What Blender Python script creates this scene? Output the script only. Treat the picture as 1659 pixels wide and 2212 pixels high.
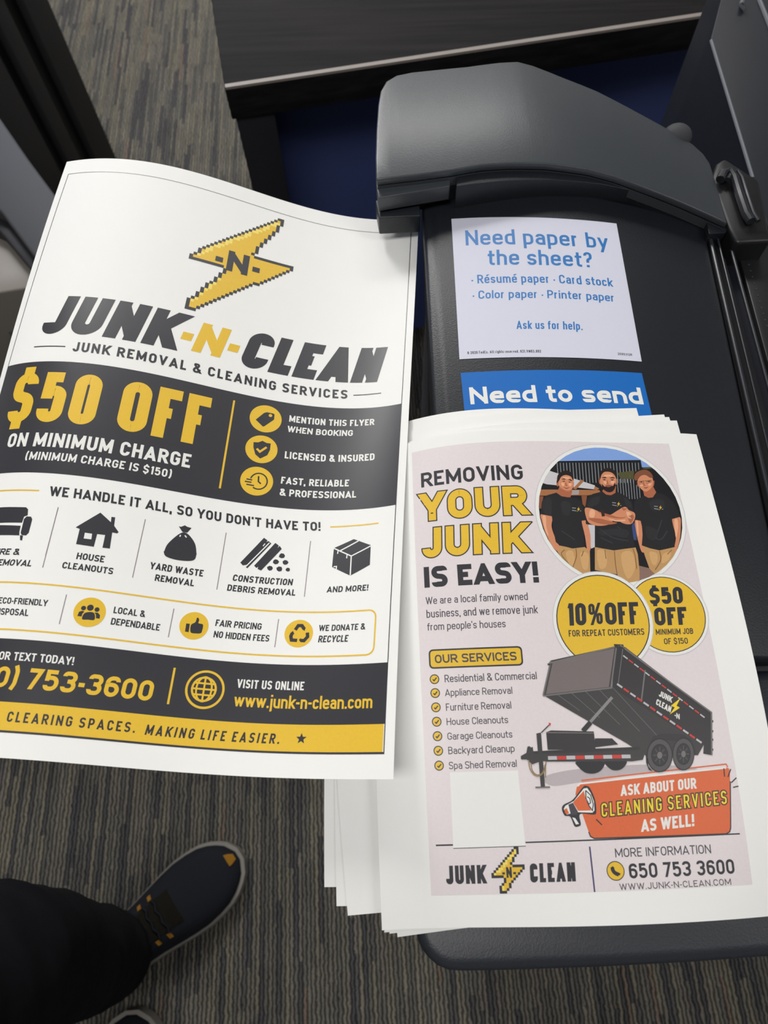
import bpy, bmesh, math, random
import numpy as np
from mathutils import Vector, Matrix
from mathutils.geometry import tessellate_polygon

for _o in list(bpy.data.objects):
    bpy.data.objects.remove(_o)
SC = bpy.context.scene
COL = SC.collection
random.seed(7)

# ------------------------------------------------------------------ camera
F_PX, CX, CY = 1540.0, 829.5, 1106.0
CAM = np.array([0.0, 0.0, 1.35])
_d = np.array([40.0, 674.0, F_PX]); _d /= np.linalg.norm(_d)
_vy = (-F_PX * F_PX + 40 * 60) / 674.0
_Y = np.array([-60.0, _vy, F_PX]); _Y /= np.linalg.norm(_Y)
_Z = -_d
ROT = np.array([np.cross(_Y, _Z), _Y, _Z])          # camera axes (right, down, forward) -> world

def at(px, py, z):
    """world point seen at a pixel of the photograph, on the level plane at height z"""
    r = ROT @ np.array([(px - CX) / F_PX, (py - CY) / F_PX, 1.0])
    return CAM + r * (z - CAM[2]) / r[2]

def at_s(px, py, zf):
    z = 0.95
    for _ in range(30):
        p = at(px, py, z); z = zf(p[0], p[1])
    return p

cam = bpy.data.cameras.new('camera')
cam_ob = bpy.data.objects.new('camera', cam); COL.objects.link(cam_ob)
cam.sensor_fit = 'VERTICAL'; cam.sensor_height = 36.0; cam.sensor_width = 27.0
cam.lens = 36.0 * F_PX / 2212.0
cam.clip_start = 0.02
_m = Matrix.Identity(4)
for _i in range(3):
    _m[_i][0] = ROT[_i][0]; _m[_i][1] = -ROT[_i][1]; _m[_i][2] = -ROT[_i][2]; _m[_i][3] = CAM[_i]
cam_ob.matrix_world = _m
cam.dof.use_dof = True; cam.dof.focus_distance = 0.46; cam.dof.aperture_fstop = 11.0
SC.camera = cam_ob

# ------------------------------------------------------------------ world, lights, exposure
SC.view_settings.view_transform = 'Standard'
SC.view_settings.look = 'None'
SC.view_settings.gamma = 1.0
SC.view_settings.exposure = -0.86
SC.view_settings.use_curve_mapping = False
world = bpy.data.worlds.new('store_ambient'); SC.world = world; world.use_nodes = True
world.node_tree.nodes['Background'].inputs[0].default_value = (0.86, 0.93, 1.0, 1)
world.node_tree.nodes['Background'].inputs[1].default_value = 0.30

def ceiling_panel(name, x, y, w, h, power, col=(1.0, 0.985, 0.955), z=2.75):
    l = bpy.data.lights.new(name, 'AREA'); l.shape = 'RECTANGLE'; l.size = w; l.size_y = h
    l.energy = power; l.color = col
    o = bpy.data.objects.new(name, l); COL.objects.link(o); o.location = (x, y, z)
    return o
ceiling_panel('ceiling_light_panel', -0.55, -0.35, 1.2, 0.6, 34)
ceiling_panel('ceiling_light_panel', 0.2, 2.6, 1.2, 0.6, 46)
ceiling_panel('ceiling_light_panel', -1.0, 2.75, 0.6, 0.9, 110)
ceiling_panel('ceiling_light_panel', 1.6, -0.3, 1.2, 0.6, 22)
blue = ceiling_panel('blue_rim_light', -0.85, 1.65, 0.5, 0.35, 2.5, (0.30, 0.50, 1.0), 1.05)  # added unseen blue light, below ceiling height, for the housing's rim highlight
blue.rotation_euler = (Vector((0.0, 0.5, 0.95)) - Vector((-0.85, 1.65, 1.05))).to_track_quat('-Z', 'Y').to_euler()

# ------------------------------------------------------------------ materials
def lin(c):
    c = c / 255.0
    return c / 12.92 if c <= 0.04045 else ((c + 0.055) / 1.055) ** 2.4

def mat(name, rgb, rough=0.5, spec=0.5, metal=0.0, noise=0.0, nscale=200.0, bump=0.0, coat=0.0):
    m = bpy.data.materials.new(name); m.use_nodes = True
    nt = m.node_tree; b = nt.nodes['Principled BSDF']
    c = tuple(lin(v) for v in rgb)
    b.inputs['Roughness'].default_value = rough
    b.inputs['Specular IOR Level'].default_value = spec
    b.inputs['Metallic'].default_value = metal
    b.inputs['Coat Weight'].default_value = coat
    tc = nt.nodes.new('ShaderNodeTexCoord')
    n = nt.nodes.new('ShaderNodeTexNoise'); n.inputs['Scale'].default_value = nscale; n.inputs['Detail'].default_value = 4
    nt.links.new(tc.outputs['Object'], n.inputs['Vector'])
    r = nt.nodes.new('ShaderNodeMix'); r.data_type = 'RGBA'
    k0, k1 = 1 - noise, 1 + noise
    r.inputs[6].default_value = (c[0] * k0, c[1] * k0, c[2] * k0, 1)
    r.inputs[7].default_value = (min(1, c[0] * k1), min(1, c[1] * k1), min(1, c[2] * k1), 1)
    nt.links.new(n.outputs['Fac'], r.inputs[0]); nt.links.new(r.outputs[2], b.inputs['Base Color'])
    if bump:
        bp = nt.nodes.new('ShaderNodeBump'); bp.inputs['Strength'].default_value = bump; bp.inputs['Distance'].default_value = 0.0006
        nt.links.new(n.outputs['Fac'], bp.inputs['Height']); nt.links.new(bp.outputs['Normal'], b.inputs['Normal'])
    return m

INK = dict(ink=(52, 52, 58), ink2=(74, 70, 80), yellow=(232, 190, 56), yellow2=(244, 214, 48), white=(236, 236, 232), paper=(240, 240, 238),
           greyline=(150, 140, 145), violet=(72, 62, 110), pink=(229, 220, 222), pinkshade=(190, 180, 184), orange=(222, 106, 62), lilac=(206, 202, 210),
           yellowlight=(246, 222, 110), signblue=(48, 120, 190), signbg=(214, 216, 232), bluebg=(24, 106, 190),
           sky=(130, 165, 226), night=(26, 26, 31), slat=(150, 156, 160), olive=(84, 82, 50), panelw=(206, 202, 206), wood=(168, 112, 72), wood2=(170, 160, 158),
           rust=(140, 84, 56), bluebox=(60, 76, 128), ground=(140, 112, 100), khaki=(196, 152, 100), khaki2=(136, 100, 64), skin=(214, 142, 106), skin2=(176, 104, 74), skin3=(236, 176, 140),
           tee=(38, 38, 41), tee2=(60, 60, 64), tee3=(47, 47, 50), khaki3=(212, 168, 114), hair=(38, 30, 28), hair3=(132, 82, 58), dark2=(58, 40, 36), lip=(150, 84, 74),
           tr0=(70, 66, 68), tr1=(58, 56, 58), tr2=(66, 65, 66), tr3=(48, 48, 50), tr4=(118, 116, 116), tr5=(122, 112, 112), tr6=(140, 140, 140), tr7=(86, 84, 86),
           red=(206, 66, 60), silver=(196, 192, 196), chain=(150, 128, 96))
MATS = {}
def ink(k):
    if k not in MATS:
        if k in ('paper', 'white', 'signbg', 'bluebg'): MATS[k] = mat('print_' + k, INK[k], 0.55, 0.3, noise=0.01, nscale=300)
        else: MATS[k] = mat('print_' + k, INK[k], 0.40, 0.45, noise=0.05, nscale=700)
    return MATS[k]

M_SHEET = mat('white_paper', (243, 243, 241), 0.6, 0.25, noise=0.008, nscale=60)
M_PLASTIC = mat('black_textured_plastic', (28, 31, 37), 0.40, 0.5, noise=0.06, nscale=900, bump=0.25)
M_LEDGE = mat('ledge_plastic', (43, 46, 54), 0.42, 0.5, noise=0.06, nscale=900, bump=0.25)
M_HOUSING = mat('dark_grey_plastic', (62, 66, 71), 0.33, 0.5, noise=0.04, nscale=900, bump=0.12)
M_BLACK = mat('black_plastic', (24, 25, 28), 0.4, 0.5, noise=0.05)
M_GLOSS = mat('dark_edge_plastic', (40, 42, 48), 0.3, 0.6, noise=0.03)
M_RIB = mat('black_ribbed_plastic', (22, 24, 34), 0.5, 0.4, noise=0.05)
M_NAVY = mat('navy_laminate', (66, 79, 130), 0.55, 0.35, noise=0.05, nscale=8)
M_STRIP = mat('worn_edge_band', (138, 130, 124), 0.5, 0.4, noise=0.05, nscale=40)
M_CHROME = mat('grey_metal_edge', (104, 107, 114), 0.5, 0.4)
M_PRINTER = mat('grey_printer_plastic', (72, 73, 77), 0.6, 0.15, noise=0.03)
M_BEIGE = mat('light_printer_plastic', (128, 122, 116), 0.5, 0.4, noise=0.03)
M_RIBS = mat('cabinet_rib', (58, 57, 58), 0.6, 0.3, noise=0.05, nscale=20)
M_CAB = mat('blue_black_cabinet', (24, 27, 36), 0.5, 0.35, noise=0.05, nscale=20)
M_SLATE = mat('charcoal_cabinet', (34, 35, 40), 0.5, 0.4, noise=0.05, nscale=20)
M_TROUSER = mat('black_trouser_cloth', (22, 22, 26), 0.9, 0.15, noise=0.25, nscale=60, bump=0.4)
M_SHOE = mat('navy_knit_shoe', (27, 29, 36), 0.85, 0.2, noise=0.15, nscale=500, bump=0.4)
M_TONGUE = mat('olive_black_mesh', (40, 38, 32), 0.85, 0.2, noise=0.4, nscale=260, bump=0.4)
M_SOLE = mat('off_white_sole', (132, 128, 122), 0.6, 0.3, noise=0.04)
M_AMBER = mat('amber_rubber', (196, 142, 40), 0.5, 0.4, noise=0.06)

def wood_material():
    m = bpy.data.materials.new('dark_wood_laminate'); m.use_nodes = True
    nt = m.node_tree; b = nt.nodes['Principled BSDF']
    tc = nt.nodes.new('ShaderNodeTexCoord'); mp = nt.nodes.new('ShaderNodeMapping')
    mp.inputs['Scale'].default_value = (1.2, 22, 22)
    mp.inputs['Rotation'].default_value = (0, 0, math.radians(-9.9))
    n = nt.nodes.new('ShaderNodeTexNoise'); n.inputs['Scale'].default_value = 5; n.inputs['Detail'].default_value = 6
    r = nt.nodes.new('ShaderNodeValToRGB')
    r.color_ramp.elements[0].color = (lin(20), lin(19), lin(21), 1); r.color_ramp.elements[0].position = .35
    r.color_ramp.elements[1].color = (lin(36), lin(33), lin(34), 1); r.color_ramp.elements[1].position = .75
    nt.links.new(tc.outputs['Object'], mp.inputs[0]); nt.links.new(mp.outputs[0], n.inputs['Vector'])
    nt.links.new(n.outputs['Fac'], r.inputs[0]); nt.links.new(r.outputs[0], b.inputs['Base Color'])
    b.inputs['Roughness'].default_value = .7; b.inputs['Specular IOR Level'].default_value = .12
    return m
M_WOOD = wood_material()

def carpet_material():
    m = bpy.data.materials.new('striped_loop_carpet'); m.use_nodes = True
    nt = m.node_tree; b = nt.nodes['Principled BSDF']; N = nt.nodes; Lk = nt.links.new
    def math_(op, a, bb=None, c=None):
        n = N.new('ShaderNodeMath'); n.operation = op
        for i, v in enumerate((a, bb, c)):
            if v is None: continue
            if isinstance(v, (int, float)): n.inputs[i].default_value = v
            else: Lk(v, n.inputs[i])
        return n.outputs[0]
    tc = N.new('ShaderNodeTexCoord'); mp = N.new('ShaderNodeMapping'); mp.inputs['Rotation'].default_value = (0, 0, math.radians(-2.2))
    Lk(tc.outputs['Object'], mp.inputs[0])
    sp = N.new('ShaderNodeSeparateXYZ'); Lk(mp.outputs[0], sp.inputs[0])
    wn = N.new('ShaderNodeTexNoise'); wn.inputs['Scale'].default_value = 85; wn.inputs['Detail'].default_value = 2; Lk(mp.outputs[0], wn.inputs['Vector'])
    x = math_('ADD', sp.outputs[0], math_('MULTIPLY', math_('SUBTRACT', wn.outputs['Fac'], .5), .0075))
    lane = math_('DIVIDE', x, .0070)
    i = math_('FLOOR', lane); f = math_('FRACT', lane)
    w1 = N.new('ShaderNodeTexWhiteNoise'); w1.noise_dimensions = '1D'; Lk(i, w1.inputs['W'])
    seg = math_('FLOOR', math_('ADD', math_('DIVIDE', sp.outputs[1], .16), math_('MULTIPLY', w1.outputs['Value'], 7)))
    cmb = N.new('ShaderNodeCombineXYZ'); Lk(i, cmb.inputs[0]); Lk(seg, cmb.inputs[1])
    w2 = N.new('ShaderNodeTexWhiteNoise'); w2.noise_dimensions = '2D'; Lk(cmb.outputs[0], w2.inputs['Vector'])
    cr = N.new('ShaderNodeValToRGB'); Lk(w2.outputs['Value'], cr.inputs[0])
    cr.color_ramp.interpolation = 'CONSTANT'
    cols = [(0, (74, 73, 75)), (.12, (104, 101, 94)), (.36, (94, 92, 87)), (.58, (112, 108, 97)), (.76, (84, 83, 82)), (.88, (106, 101, 95)), (.97, (112, 99, 90))]
    e = cr.color_ramp.elements
    e[0].position = 0; e[0].color = tuple(lin(v) for v in cols[0][1]) + (1,)
    e[1].position = cols[1][0]; e[1].color = tuple(lin(v) for v in cols[1][1]) + (1,)
    for p, c in cols[2:]:
        q = e.new(p); q.color = tuple(lin(v) for v in c) + (1,)
    # ribs: light cord with a dark gap beside it
    rib = math_('POWER', math_('SINE', math_('MULTIPLY', f, math.pi)), 1.6)
    bn = N.new('ShaderNodeTexNoise'); bn.inputs['Scale'].default_value = 14.0; bn.inputs['Detail'].default_value = 4; Lk(mp.outputs[0], bn.inputs['Vector'])
    big = math_('ADD', math_('MULTIPLY', bn.outputs['Fac'], .6), .75)
    fn = N.new('ShaderNodeTexNoise'); fn.inputs['Scale'].default_value = 420; Lk(mp.outputs[0], fn.inputs['Vector'])
    k = math_('MULTIPLY', math_('ADD', math_('MULTIPLY', rib, .95), .2), math_('MULTIPLY', big, math_('ADD', fn.outputs['Fac'], .5)))
    mx = N.new('ShaderNodeVectorMath'); mx.operation = 'SCALE'; Lk(cr.outputs[0], mx.inputs[0]); Lk(k, mx.inputs['Scale'])
    Lk(mx.outputs[0], b.inputs['Base Color'])
    b.inputs['Roughness'].default_value = .95; b.inputs['Specular IOR Level'].default_value = .15
    bp = N.new('ShaderNodeBump'); bp.inputs['Strength'].default_value = .6; bp.inputs['Distance'].default_value = .003; Lk(rib, bp.inputs['Height']); Lk(bp.outputs[0], b.inputs['Normal'])
    return m
M_CARPET = carpet_material()

# ------------------------------------------------------------------ object helpers
def tag(o, label=None, cat=None, group=None, kind=None):
    if label: o['label'] = label
    if cat: o['category'] = cat
    if group: o['group'] = group
    if kind: o['kind'] = kind
    return o

def empty(name, loc=(0, 0, 0), **kw):
    o = bpy.data.objects.new(name, None); o.empty_display_size = .05; COL.objects.link(o); o.location = loc
    return tag(o, **kw)

def link_mesh(name, me, parent=None, loc=None):
    o = bpy.data.objects.new(name, me); COL.objects.link(o)
    if parent is not None:
        o.parent = parent
        if loc is None: o.location = -Vector(parent.location)      # vertices stay in world coordinates
    if loc is not None: o.location = loc
    return o

def finish(name, bm, m, parent=None, smooth=35, bevel=0, seg=3, loc=None):
    bmesh.ops.recalc_face_normals(bm, faces=bm.faces[:])
    if bevel:
        ed = [e for e in bm.edges if len(e.link_faces) == 2 and e.calc_face_angle(0) > math.radians(40)]
        bmesh.ops.bevel(bm, geom=ed, offset=bevel, segments=seg, profile=.5, affect='EDGES', clamp_overlap=True)
    me = bpy.data.meshes.new(name); bm.to_mesh(me); bm.free()
    for mm in (m if isinstance(m, (list, tuple)) else [m]): me.materials.append(mm)
    if smooth:
        for p in me.polygons: p.use_smooth = True
        me.set_sharp_from_angle(angle=math.radians(smooth))
    return link_mesh(name, me, parent, loc)

def slab(name, outline, ztop, zbot, m, parent=None, cut=.012, bevel=0, smooth=35, seg=3, nrot=0):
    """solid with a level or curved top: outline = xy points, ztop = number or function"""
    bm = bmesh.new()
    zt = ztop if callable(ztop) else (lambda x, y: ztop)
    zb = zbot if callable(zbot) else (lambda x, y: zbot)
    vs = [bm.verts.new((p[0], p[1], 1.0)) for p in outline]
    bm.faces.new(vs)
    if callable(ztop) and cut:
        xs = [p[0] for p in outline]
        x = min(xs) + cut
        while x < max(xs) - 1e-4:
            bmesh.ops.bisect_plane(bm, geom=bm.verts[:] + bm.edges[:] + bm.faces[:], plane_co=(x, 0, 0), plane_no=(1, 0, 0)); x += cut
    ext = bmesh.ops.extrude_face_region(bm, geom=bm.faces[:])
    new = set(v for v in ext['geom'] if isinstance(v, bmesh.types.BMVert))
    for v in bm.verts:
        v.co.z = zb(v.co.x, v.co.y) if v in new else zt(v.co.x, v.co.y)
    # outer rim only: bevel the sharp edges
    return finish(name, bm, m, parent, smooth=smooth, bevel=bevel, seg=seg)

def box_bm(bm, c, s, rz=0):
    mt = Matrix.Translation(c) @ Matrix.Rotation(rz, 4, 'Z') @ Matrix.Diagonal((s[0], s[1], s[2], 1))
    bmesh.ops.create_cube(bm, size=1, matrix=mt)

def tube_bm(bm, pts, rad, n=12, cap=True):
    rings = []
    pts = [Vector(p) for p in pts]
    up = Vector((0.13, 0.27, 1)).normalized()
    for i, p in enumerate(pts):
        t = (pts[min(i + 1, len(pts) - 1)] - pts[max(i - 1, 0)]).normalized()
        a = t.cross(up)
        if a.length < .15: a = t.cross(Vector((1, 0, 0)))
        a.normalize(); b = t.cross(a)
        r = rad[i] if isinstance(rad, (list, tuple)) else rad
        rings.append([bm.verts.new(p + (a * math.cos(k * 2 * math.pi / n) + b * math.sin(k * 2 * math.pi / n)) * r) for k in range(n)])
    for q, w in zip(rings, rings[1:]):
        for k in range(n): bm.faces.new((q[k], q[(k + 1) % n], w[(k + 1) % n], w[k]))
    if cap:
        bm.faces.new(rings[0][::-1]); bm.faces.new(rings[-1])

# ------------------------------------------------------------------ lettering: every glyph is a set of strokes
X_, D_ = .72, -.26
GL = {
 'A': (.66, [[(0,0),(.5,1),(1,0)], [(.2,.27),(.8,.27)]]),
 'B': (.58, [[(0,0),(0,1)], [(0,1),(.93,1),(.93,.53),(0,.53)], [(0,.53),(1,.53),(1,0),(0,0)]]),
 'C': (.57, [[(1,.68),(1,1),(0,1),(0,0),(1,0),(1,.32)]]),
 'D': (.58, [[(0,0),(0,1)], [(0,1),(1,1),(1,0),(0,0)]]),
 'E': (.5, [[(0,0),(0,1)], [(0,1),(1,1)], [(0,.51),(.88,.51)], [(0,0),(1,0)]]),
 'F': (.48, [[(0,0),(0,1)], [(0,1),(1,1)], [(0,.5),(.88,.5)]]),
 'G': (.58, [[(1,.7),(1,1),(0,1),(0,0),(1,0),(1,.48,0),(.55,.48)]]),
 'H': (.6, [[(0,0),(0,1)], [(1,0),(1,1)], [(0,.51),(1,.51)]]),
 'I': (0, [[(0,0),(0,1)]]),
 'J': (.48, [[(1,1),(1,0),(0,0),(0,.3)]]),
 'K': (.6, [[(0,0),(0,1)], [(0,.34),(1,1)], [(.33,.57),(1,0)]]),
 'L': (.46, [[(0,0),(0,1)], [(0,0),(1,0)]]),
 'M': (.76, [[(0,0),(0,1)], [(1,0),(1,1)], [(0,1),(.5,.22),(1,1)]]),
 'N': (.62, [[(0,0),(0,1)], [(1,0),(1,1)], [(0,1),(1,0)]]),
 'O': (.58, [[(0,.5),(0,1),(1,1),(1,0),(0,0),(0,.5)]]),
 'P': (.56, [[(0,0),(0,1)], [(0,1),(1,1),(1,.44),(0,.44)]]),
 'R': (.58, [[(0,0),(0,1)], [(0,1),(1,1),(1,.47),(0,.47)], [(.5,.47),(1,0)]]),
 'S': (.56, [[(1,.77),(1,1),(0,1),(0,.54),(1,.46),(1,0),(0,0),(0,.23)]]),
 'T': (.54, [[(.5,0),(.5,1)], [(0,1),(1,1)]]),
 'U': (.58, [[(0,1),(0,0),(1,0),(1,1)]]),
 'V': (.62, [[(0,1),(.5,0),(1,1)]]),
 'W': (.9, [[(0,1),(.25,0),(.5,.9),(.75,0),(1,1)]]),
 'X': (.6, [[(0,0),(1,1)], [(0,1),(1,0)]]),
 'Y': (.6, [[(0,1),(.5,.4),(1,1)], [(.5,.48),(.5,0)]]),
 'Z': (.52, [[(0,1),(1,1,0),(0,0,0),(1,0)]]),
 '0': (.54, [[(0,.5),(0,1),(1,1),(1,0),(0,0),(0,.5)]]),
 '1': (.3, [[(1,0),(1,1)], [(1,.98),(0,.76)]]),
 '2': (.52, [[(0,.7),(0,1),(1,1),(1,.52),(0,0,0),(1,0,0)]]),
 '3': (.54, [[(0,.76),(0,1),(1,1),(1,.52),(.35,.52)], [(.35,.52),(1,.52),(1,0),(0,0),(0,.26)]]),
 '5': (.54, [[(.95,1),(.06,1,0),(.06,.46)], [(.06,.5),(.06,.62),(1,.62),(1,0),(0,0),(0,.26)]]),
 '6': (.54, [[(1,.74),(1,1),(0,1),(0,0),(1,0),(1,.58),(0,.58)]]),
 '7': (.5, [[(0,1),(1,1,0),(.3,0)]]),
 '9': (.54, [[(0,.26),(0,0),(1,0),(1,1),(0,1),(0,.42),(1,.42)]]),
 '$': (.56, [[(1,.76),(1,1),(0,1),(0,.54),(1,.46),(1,0),(0,0),(0,.24)], [(.5,-.12),(.5,.08)], [(.5,.92),(.5,1.12)]]),
 '%': (.78, [[(0,.75),(0,1),(.32,1),(.32,.52),(0,.52),(0,.75)], [(.68,.25),(.68,.48),(1,.48),(1,0),(.68,0),(.68,.25)], [(.2,0),(.8,1)]]),
 '&': (.66, [[(1,.0),(.1,.8),(.1,1),(.72,1),(.72,.68),(0,.4),(0,0),(.8,0),(.95,.42)]]),
 '(': (.2, [[(1,1.08),(0,.8),(0,.2),(1,-.08)]]), ')': (.2, [[(0,1.08),(1,.8),(1,.2),(0,-.08)]]),
 '-': (.28, [[(0,.42),(1,.42)]]), '.': (0, [[(0,0)]]), ',': (0, [[(0,0)], [(0,.06),(-.1,-.13)]]),
 "'": (0, [[(0,1),(0,.74)]]), '!': (0, [[(0,1),(0,.33)], [(0,0)]]), '·': (0, [[(0,.28)]]),
 '?': (.42, [[(0,.76),(0,1),(1,1),(1,.6),(.45,.5),(.45,.3)], [(.45,0)]]),
 '©': (.75, [[(0,.5),(0,1),(1,1),(1,0),(0,0),(0,.5)], [(.68,.62),(.68,.74),(.32,.74),(.32,.26),(.68,.26),(.68,.38)]]),
 'a': (.48, [[(.05,.52),(.05,X_),(1,X_),(1,0)], [(1,.41),(0,.41),(0,0),(1,0)]]),
 'b': (.5, [[(0,0),(0,1)], [(0,X_),(1,X_),(1,0),(0,0)]]),
 'c': (.46, [[(1,.5),(1,X_),(0,X_),(0,0),(1,0),(1,.22)]]),
 'd': (.5, [[(1,0),(1,1)], [(1,X_),(0,X_),(0,0),(1,0)]]),
 'e': (.5, [[(0,.37),(1,.37,0),(1,X_),(0,X_),(0,0),(1,0),(1,.18)]]),
 'f': (.34, [[(.35,0),(.35,1),(1,1)], [(0,X_),(1,X_)]]),
 'g': (.5, [[(1,X_),(0,X_),(0,0),(1,0)], [(1,X_),(1,D_),(0,D_),(0,-.1)]]),
 'h': (.5, [[(0,0),(0,1)], [(0,.5),(0,X_),(1,X_),(1,0)]]),
 'i': (0, [[(0,0),(0,X_)], [(0,.85)]]),
 'j': (.16, [[(1,X_),(1,D_),(0,D_)], [(1,.85)]]),
 'k': (.48, [[(0,0),(0,1)], [(0,.25),(1,X_)], [(.3,.42),(1,0)]]),
 'l': (0, [[(0,0),(0,1)]]),
 'm': (.78, [[(0,0),(0,X_)], [(0,.5),(0,X_),(.5,X_),(.5,0)], [(.5,.5),(.5,X_),(1,X_),(1,0)]]),
 'n': (.5, [[(0,0),(0,X_)], [(0,.5),(0,X_),(1,X_),(1,0)]]),
 'o': (.5, [[(0,.36),(0,X_),(1,X_),(1,0),(0,0),(0,.36)]]),
 'p': (.5, [[(0,D_),(0,X_)], [(0,X_),(1,X_),(1,0),(0,0)]]),
 'r': (.32, [[(0,0),(0,X_)], [(0,.42),(0,X_),(1,X_)]]),
 's': (.46, [[(1,.53),(1,X_),(0,X_),(0,.37),(1,.34),(1,0),(0,0),(0,.2)]]),
 't': (.34, [[(.38,.94),(.38,0),(1,0)], [(0,X_),(1,X_)]]),
 'u': (.5, [[(0,X_),(0,0),(1,0)], [(1,0),(1,X_)]]),
 'v': (.5, [[(0,X_),(.5,0),(1,X_)]]),
 'w': (.74, [[(0,X_),(.25,0),(.5,.64),(.75,0),(1,X_)]]),
 'x': (.48, [[(0,0),(1,X_)], [(0,X_),(1,0)]]),
 'y': (.5, [[(0,X_),(.5,0.02)], [(1,X_),(.25,D_)]]),
}
GL['é'] = (.5, GL['e'][1] + [[(.4,.84),(.75,1)]])

def fillet(pts, r):
    """pts: (x, y[, own radius]) -> polyline with rounded corners"""
    out = [pts[0][:2]]
    n = len(pts)
    closed = n > 3 and pts[0][:2] == pts[-1][:2]
    for i in range(1, n - 1):
        p0, p1, p2 = (np.array(q[:2], float) for q in (pts[i - 1], pts[i], pts[i + 1]))
        rr = pts[i][2] if len(pts[i]) > 2 else r
        a, b = p0 - p1, p2 - p1
        la, lb = np.linalg.norm(a), np.linalg.norm(b)
        a /= max(la, 1e-9); b /= max(lb, 1e-9)
        ang = math.acos(max(-1, min(1, float(a @ b))))
        if rr <= 0 or ang > 3.0 or ang < .2 or la < 1e-6 or lb < 1e-6: out.append(tuple(p1)); continue
        la2 = la if i == 1 else la * .5
        lb2 = lb if i == n - 2 else lb * .5
        tl = min(rr / math.tan(ang / 2), la2 * .999, lb2 * .999)
        s, e = p1 + a * tl, p1 + b * tl
        re = tl * math.tan(ang / 2)
        bis = (a + b) / np.linalg.norm(a + b)
        cc = p1 + bis * (re / math.sin(ang / 2))
        a0 = math.atan2(*(s - cc)[::-1]); a1 = math.atan2(*(e - cc)[::-1])
        da = (a1 - a0 + math.pi) % (2 * math.pi) - math.pi
        for k in range(8): out.append((cc[0] + re * math.cos(a0 + da * k / 7), cc[1] + re * math.sin(a0 + da * k / 7)))
    out.append(pts[-1][:2])
    return out

def ribbon(pts, w, ext0=0, ext1=0, closed=False):
    """constant-width stroke as a list of convex quads with mitred joints"""
    P = [np.array(p, float) for p in pts]
    Q = [P[0]]
    for p in P[1:]:
        if np.linalg.norm(p - Q[-1]) > 1e-5: Q.append(p)
    P = Q
    if len(P) < 2: return []
    if closed and np.linalg.norm(P[0] - P[-1]) < 1e-5: P = P[:-1]
    n = len(P)
    if not closed:
        d = P[1] - P[0]; P[0] = P[0] - d / np.linalg.norm(d) * ext0
        d = P[-1] - P[-2]; P[-1] = P[-1] + d / np.linalg.norm(d) * ext1
    sides = []
    for i in range(n):
        if closed: a, b = P[i] - P[i - 1], P[(i + 1) % n] - P[i]
        else:
            a = P[i] - P[i - 1] if i else P[1] - P[0]
            b = P[i + 1] - P[i] if i < n - 1 else P[-1] - P[-2]
        a = a / np.linalg.norm(a); b = b / np.linalg.norm(b)
        na, nb = np.array([-a[1], a[0]]), np.array([-b[1], b[0]])
        m = na + nb; l = np.linalg.norm(m)
        m = na if l < 1e-6 else m / l
        k = min(1 / max(float(m @ na), .12), 4.5)
        sides.append((P[i] + m * w / 2 * k, P[i] - m * w / 2 * k))
    out = []
    rng = range(n if closed else n - 1)
    for i in rng:
        a, b = sides[i], sides[(i + 1) % n]
        out.append([a[0], b[0], b[1], a[1]])
    return out

def clip_half(poly, ax, val, keep_less):
    out = []
    n = len(poly)
    for i in range(n):
        p, q = poly[i], poly[(i + 1) % n]
        dp, dq = p[ax] - val, q[ax] - val
        if keep_less: dp, dq = -dp, -dq
        if dp >= 0: out.append(p)
        if (dp > 0 and dq < 0) or (dp < 0 and dq > 0):
            t = dp / (dp - dq); out.append(p + (q - p) * t)
    return out

def clip_line(poly, a, nrm):
    out = []
    n = len(poly)
    for i in range(n):
        p, q = poly[i], poly[(i + 1) % n]
        dp, dq = float((p[:2] - a) @ nrm), float((q[:2] - a) @ nrm)
        if dp >= 0: out.append(p)
        if (dp > 0 and dq < 0) or (dp < 0 and dq > 0):
            t = dp / (dp - dq); out.append(p + (q - p) * t)
    return out

def anchors(b):
    if b in (0, D_): return 1
    if b in (1, X_): return -1
    return 0

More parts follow.
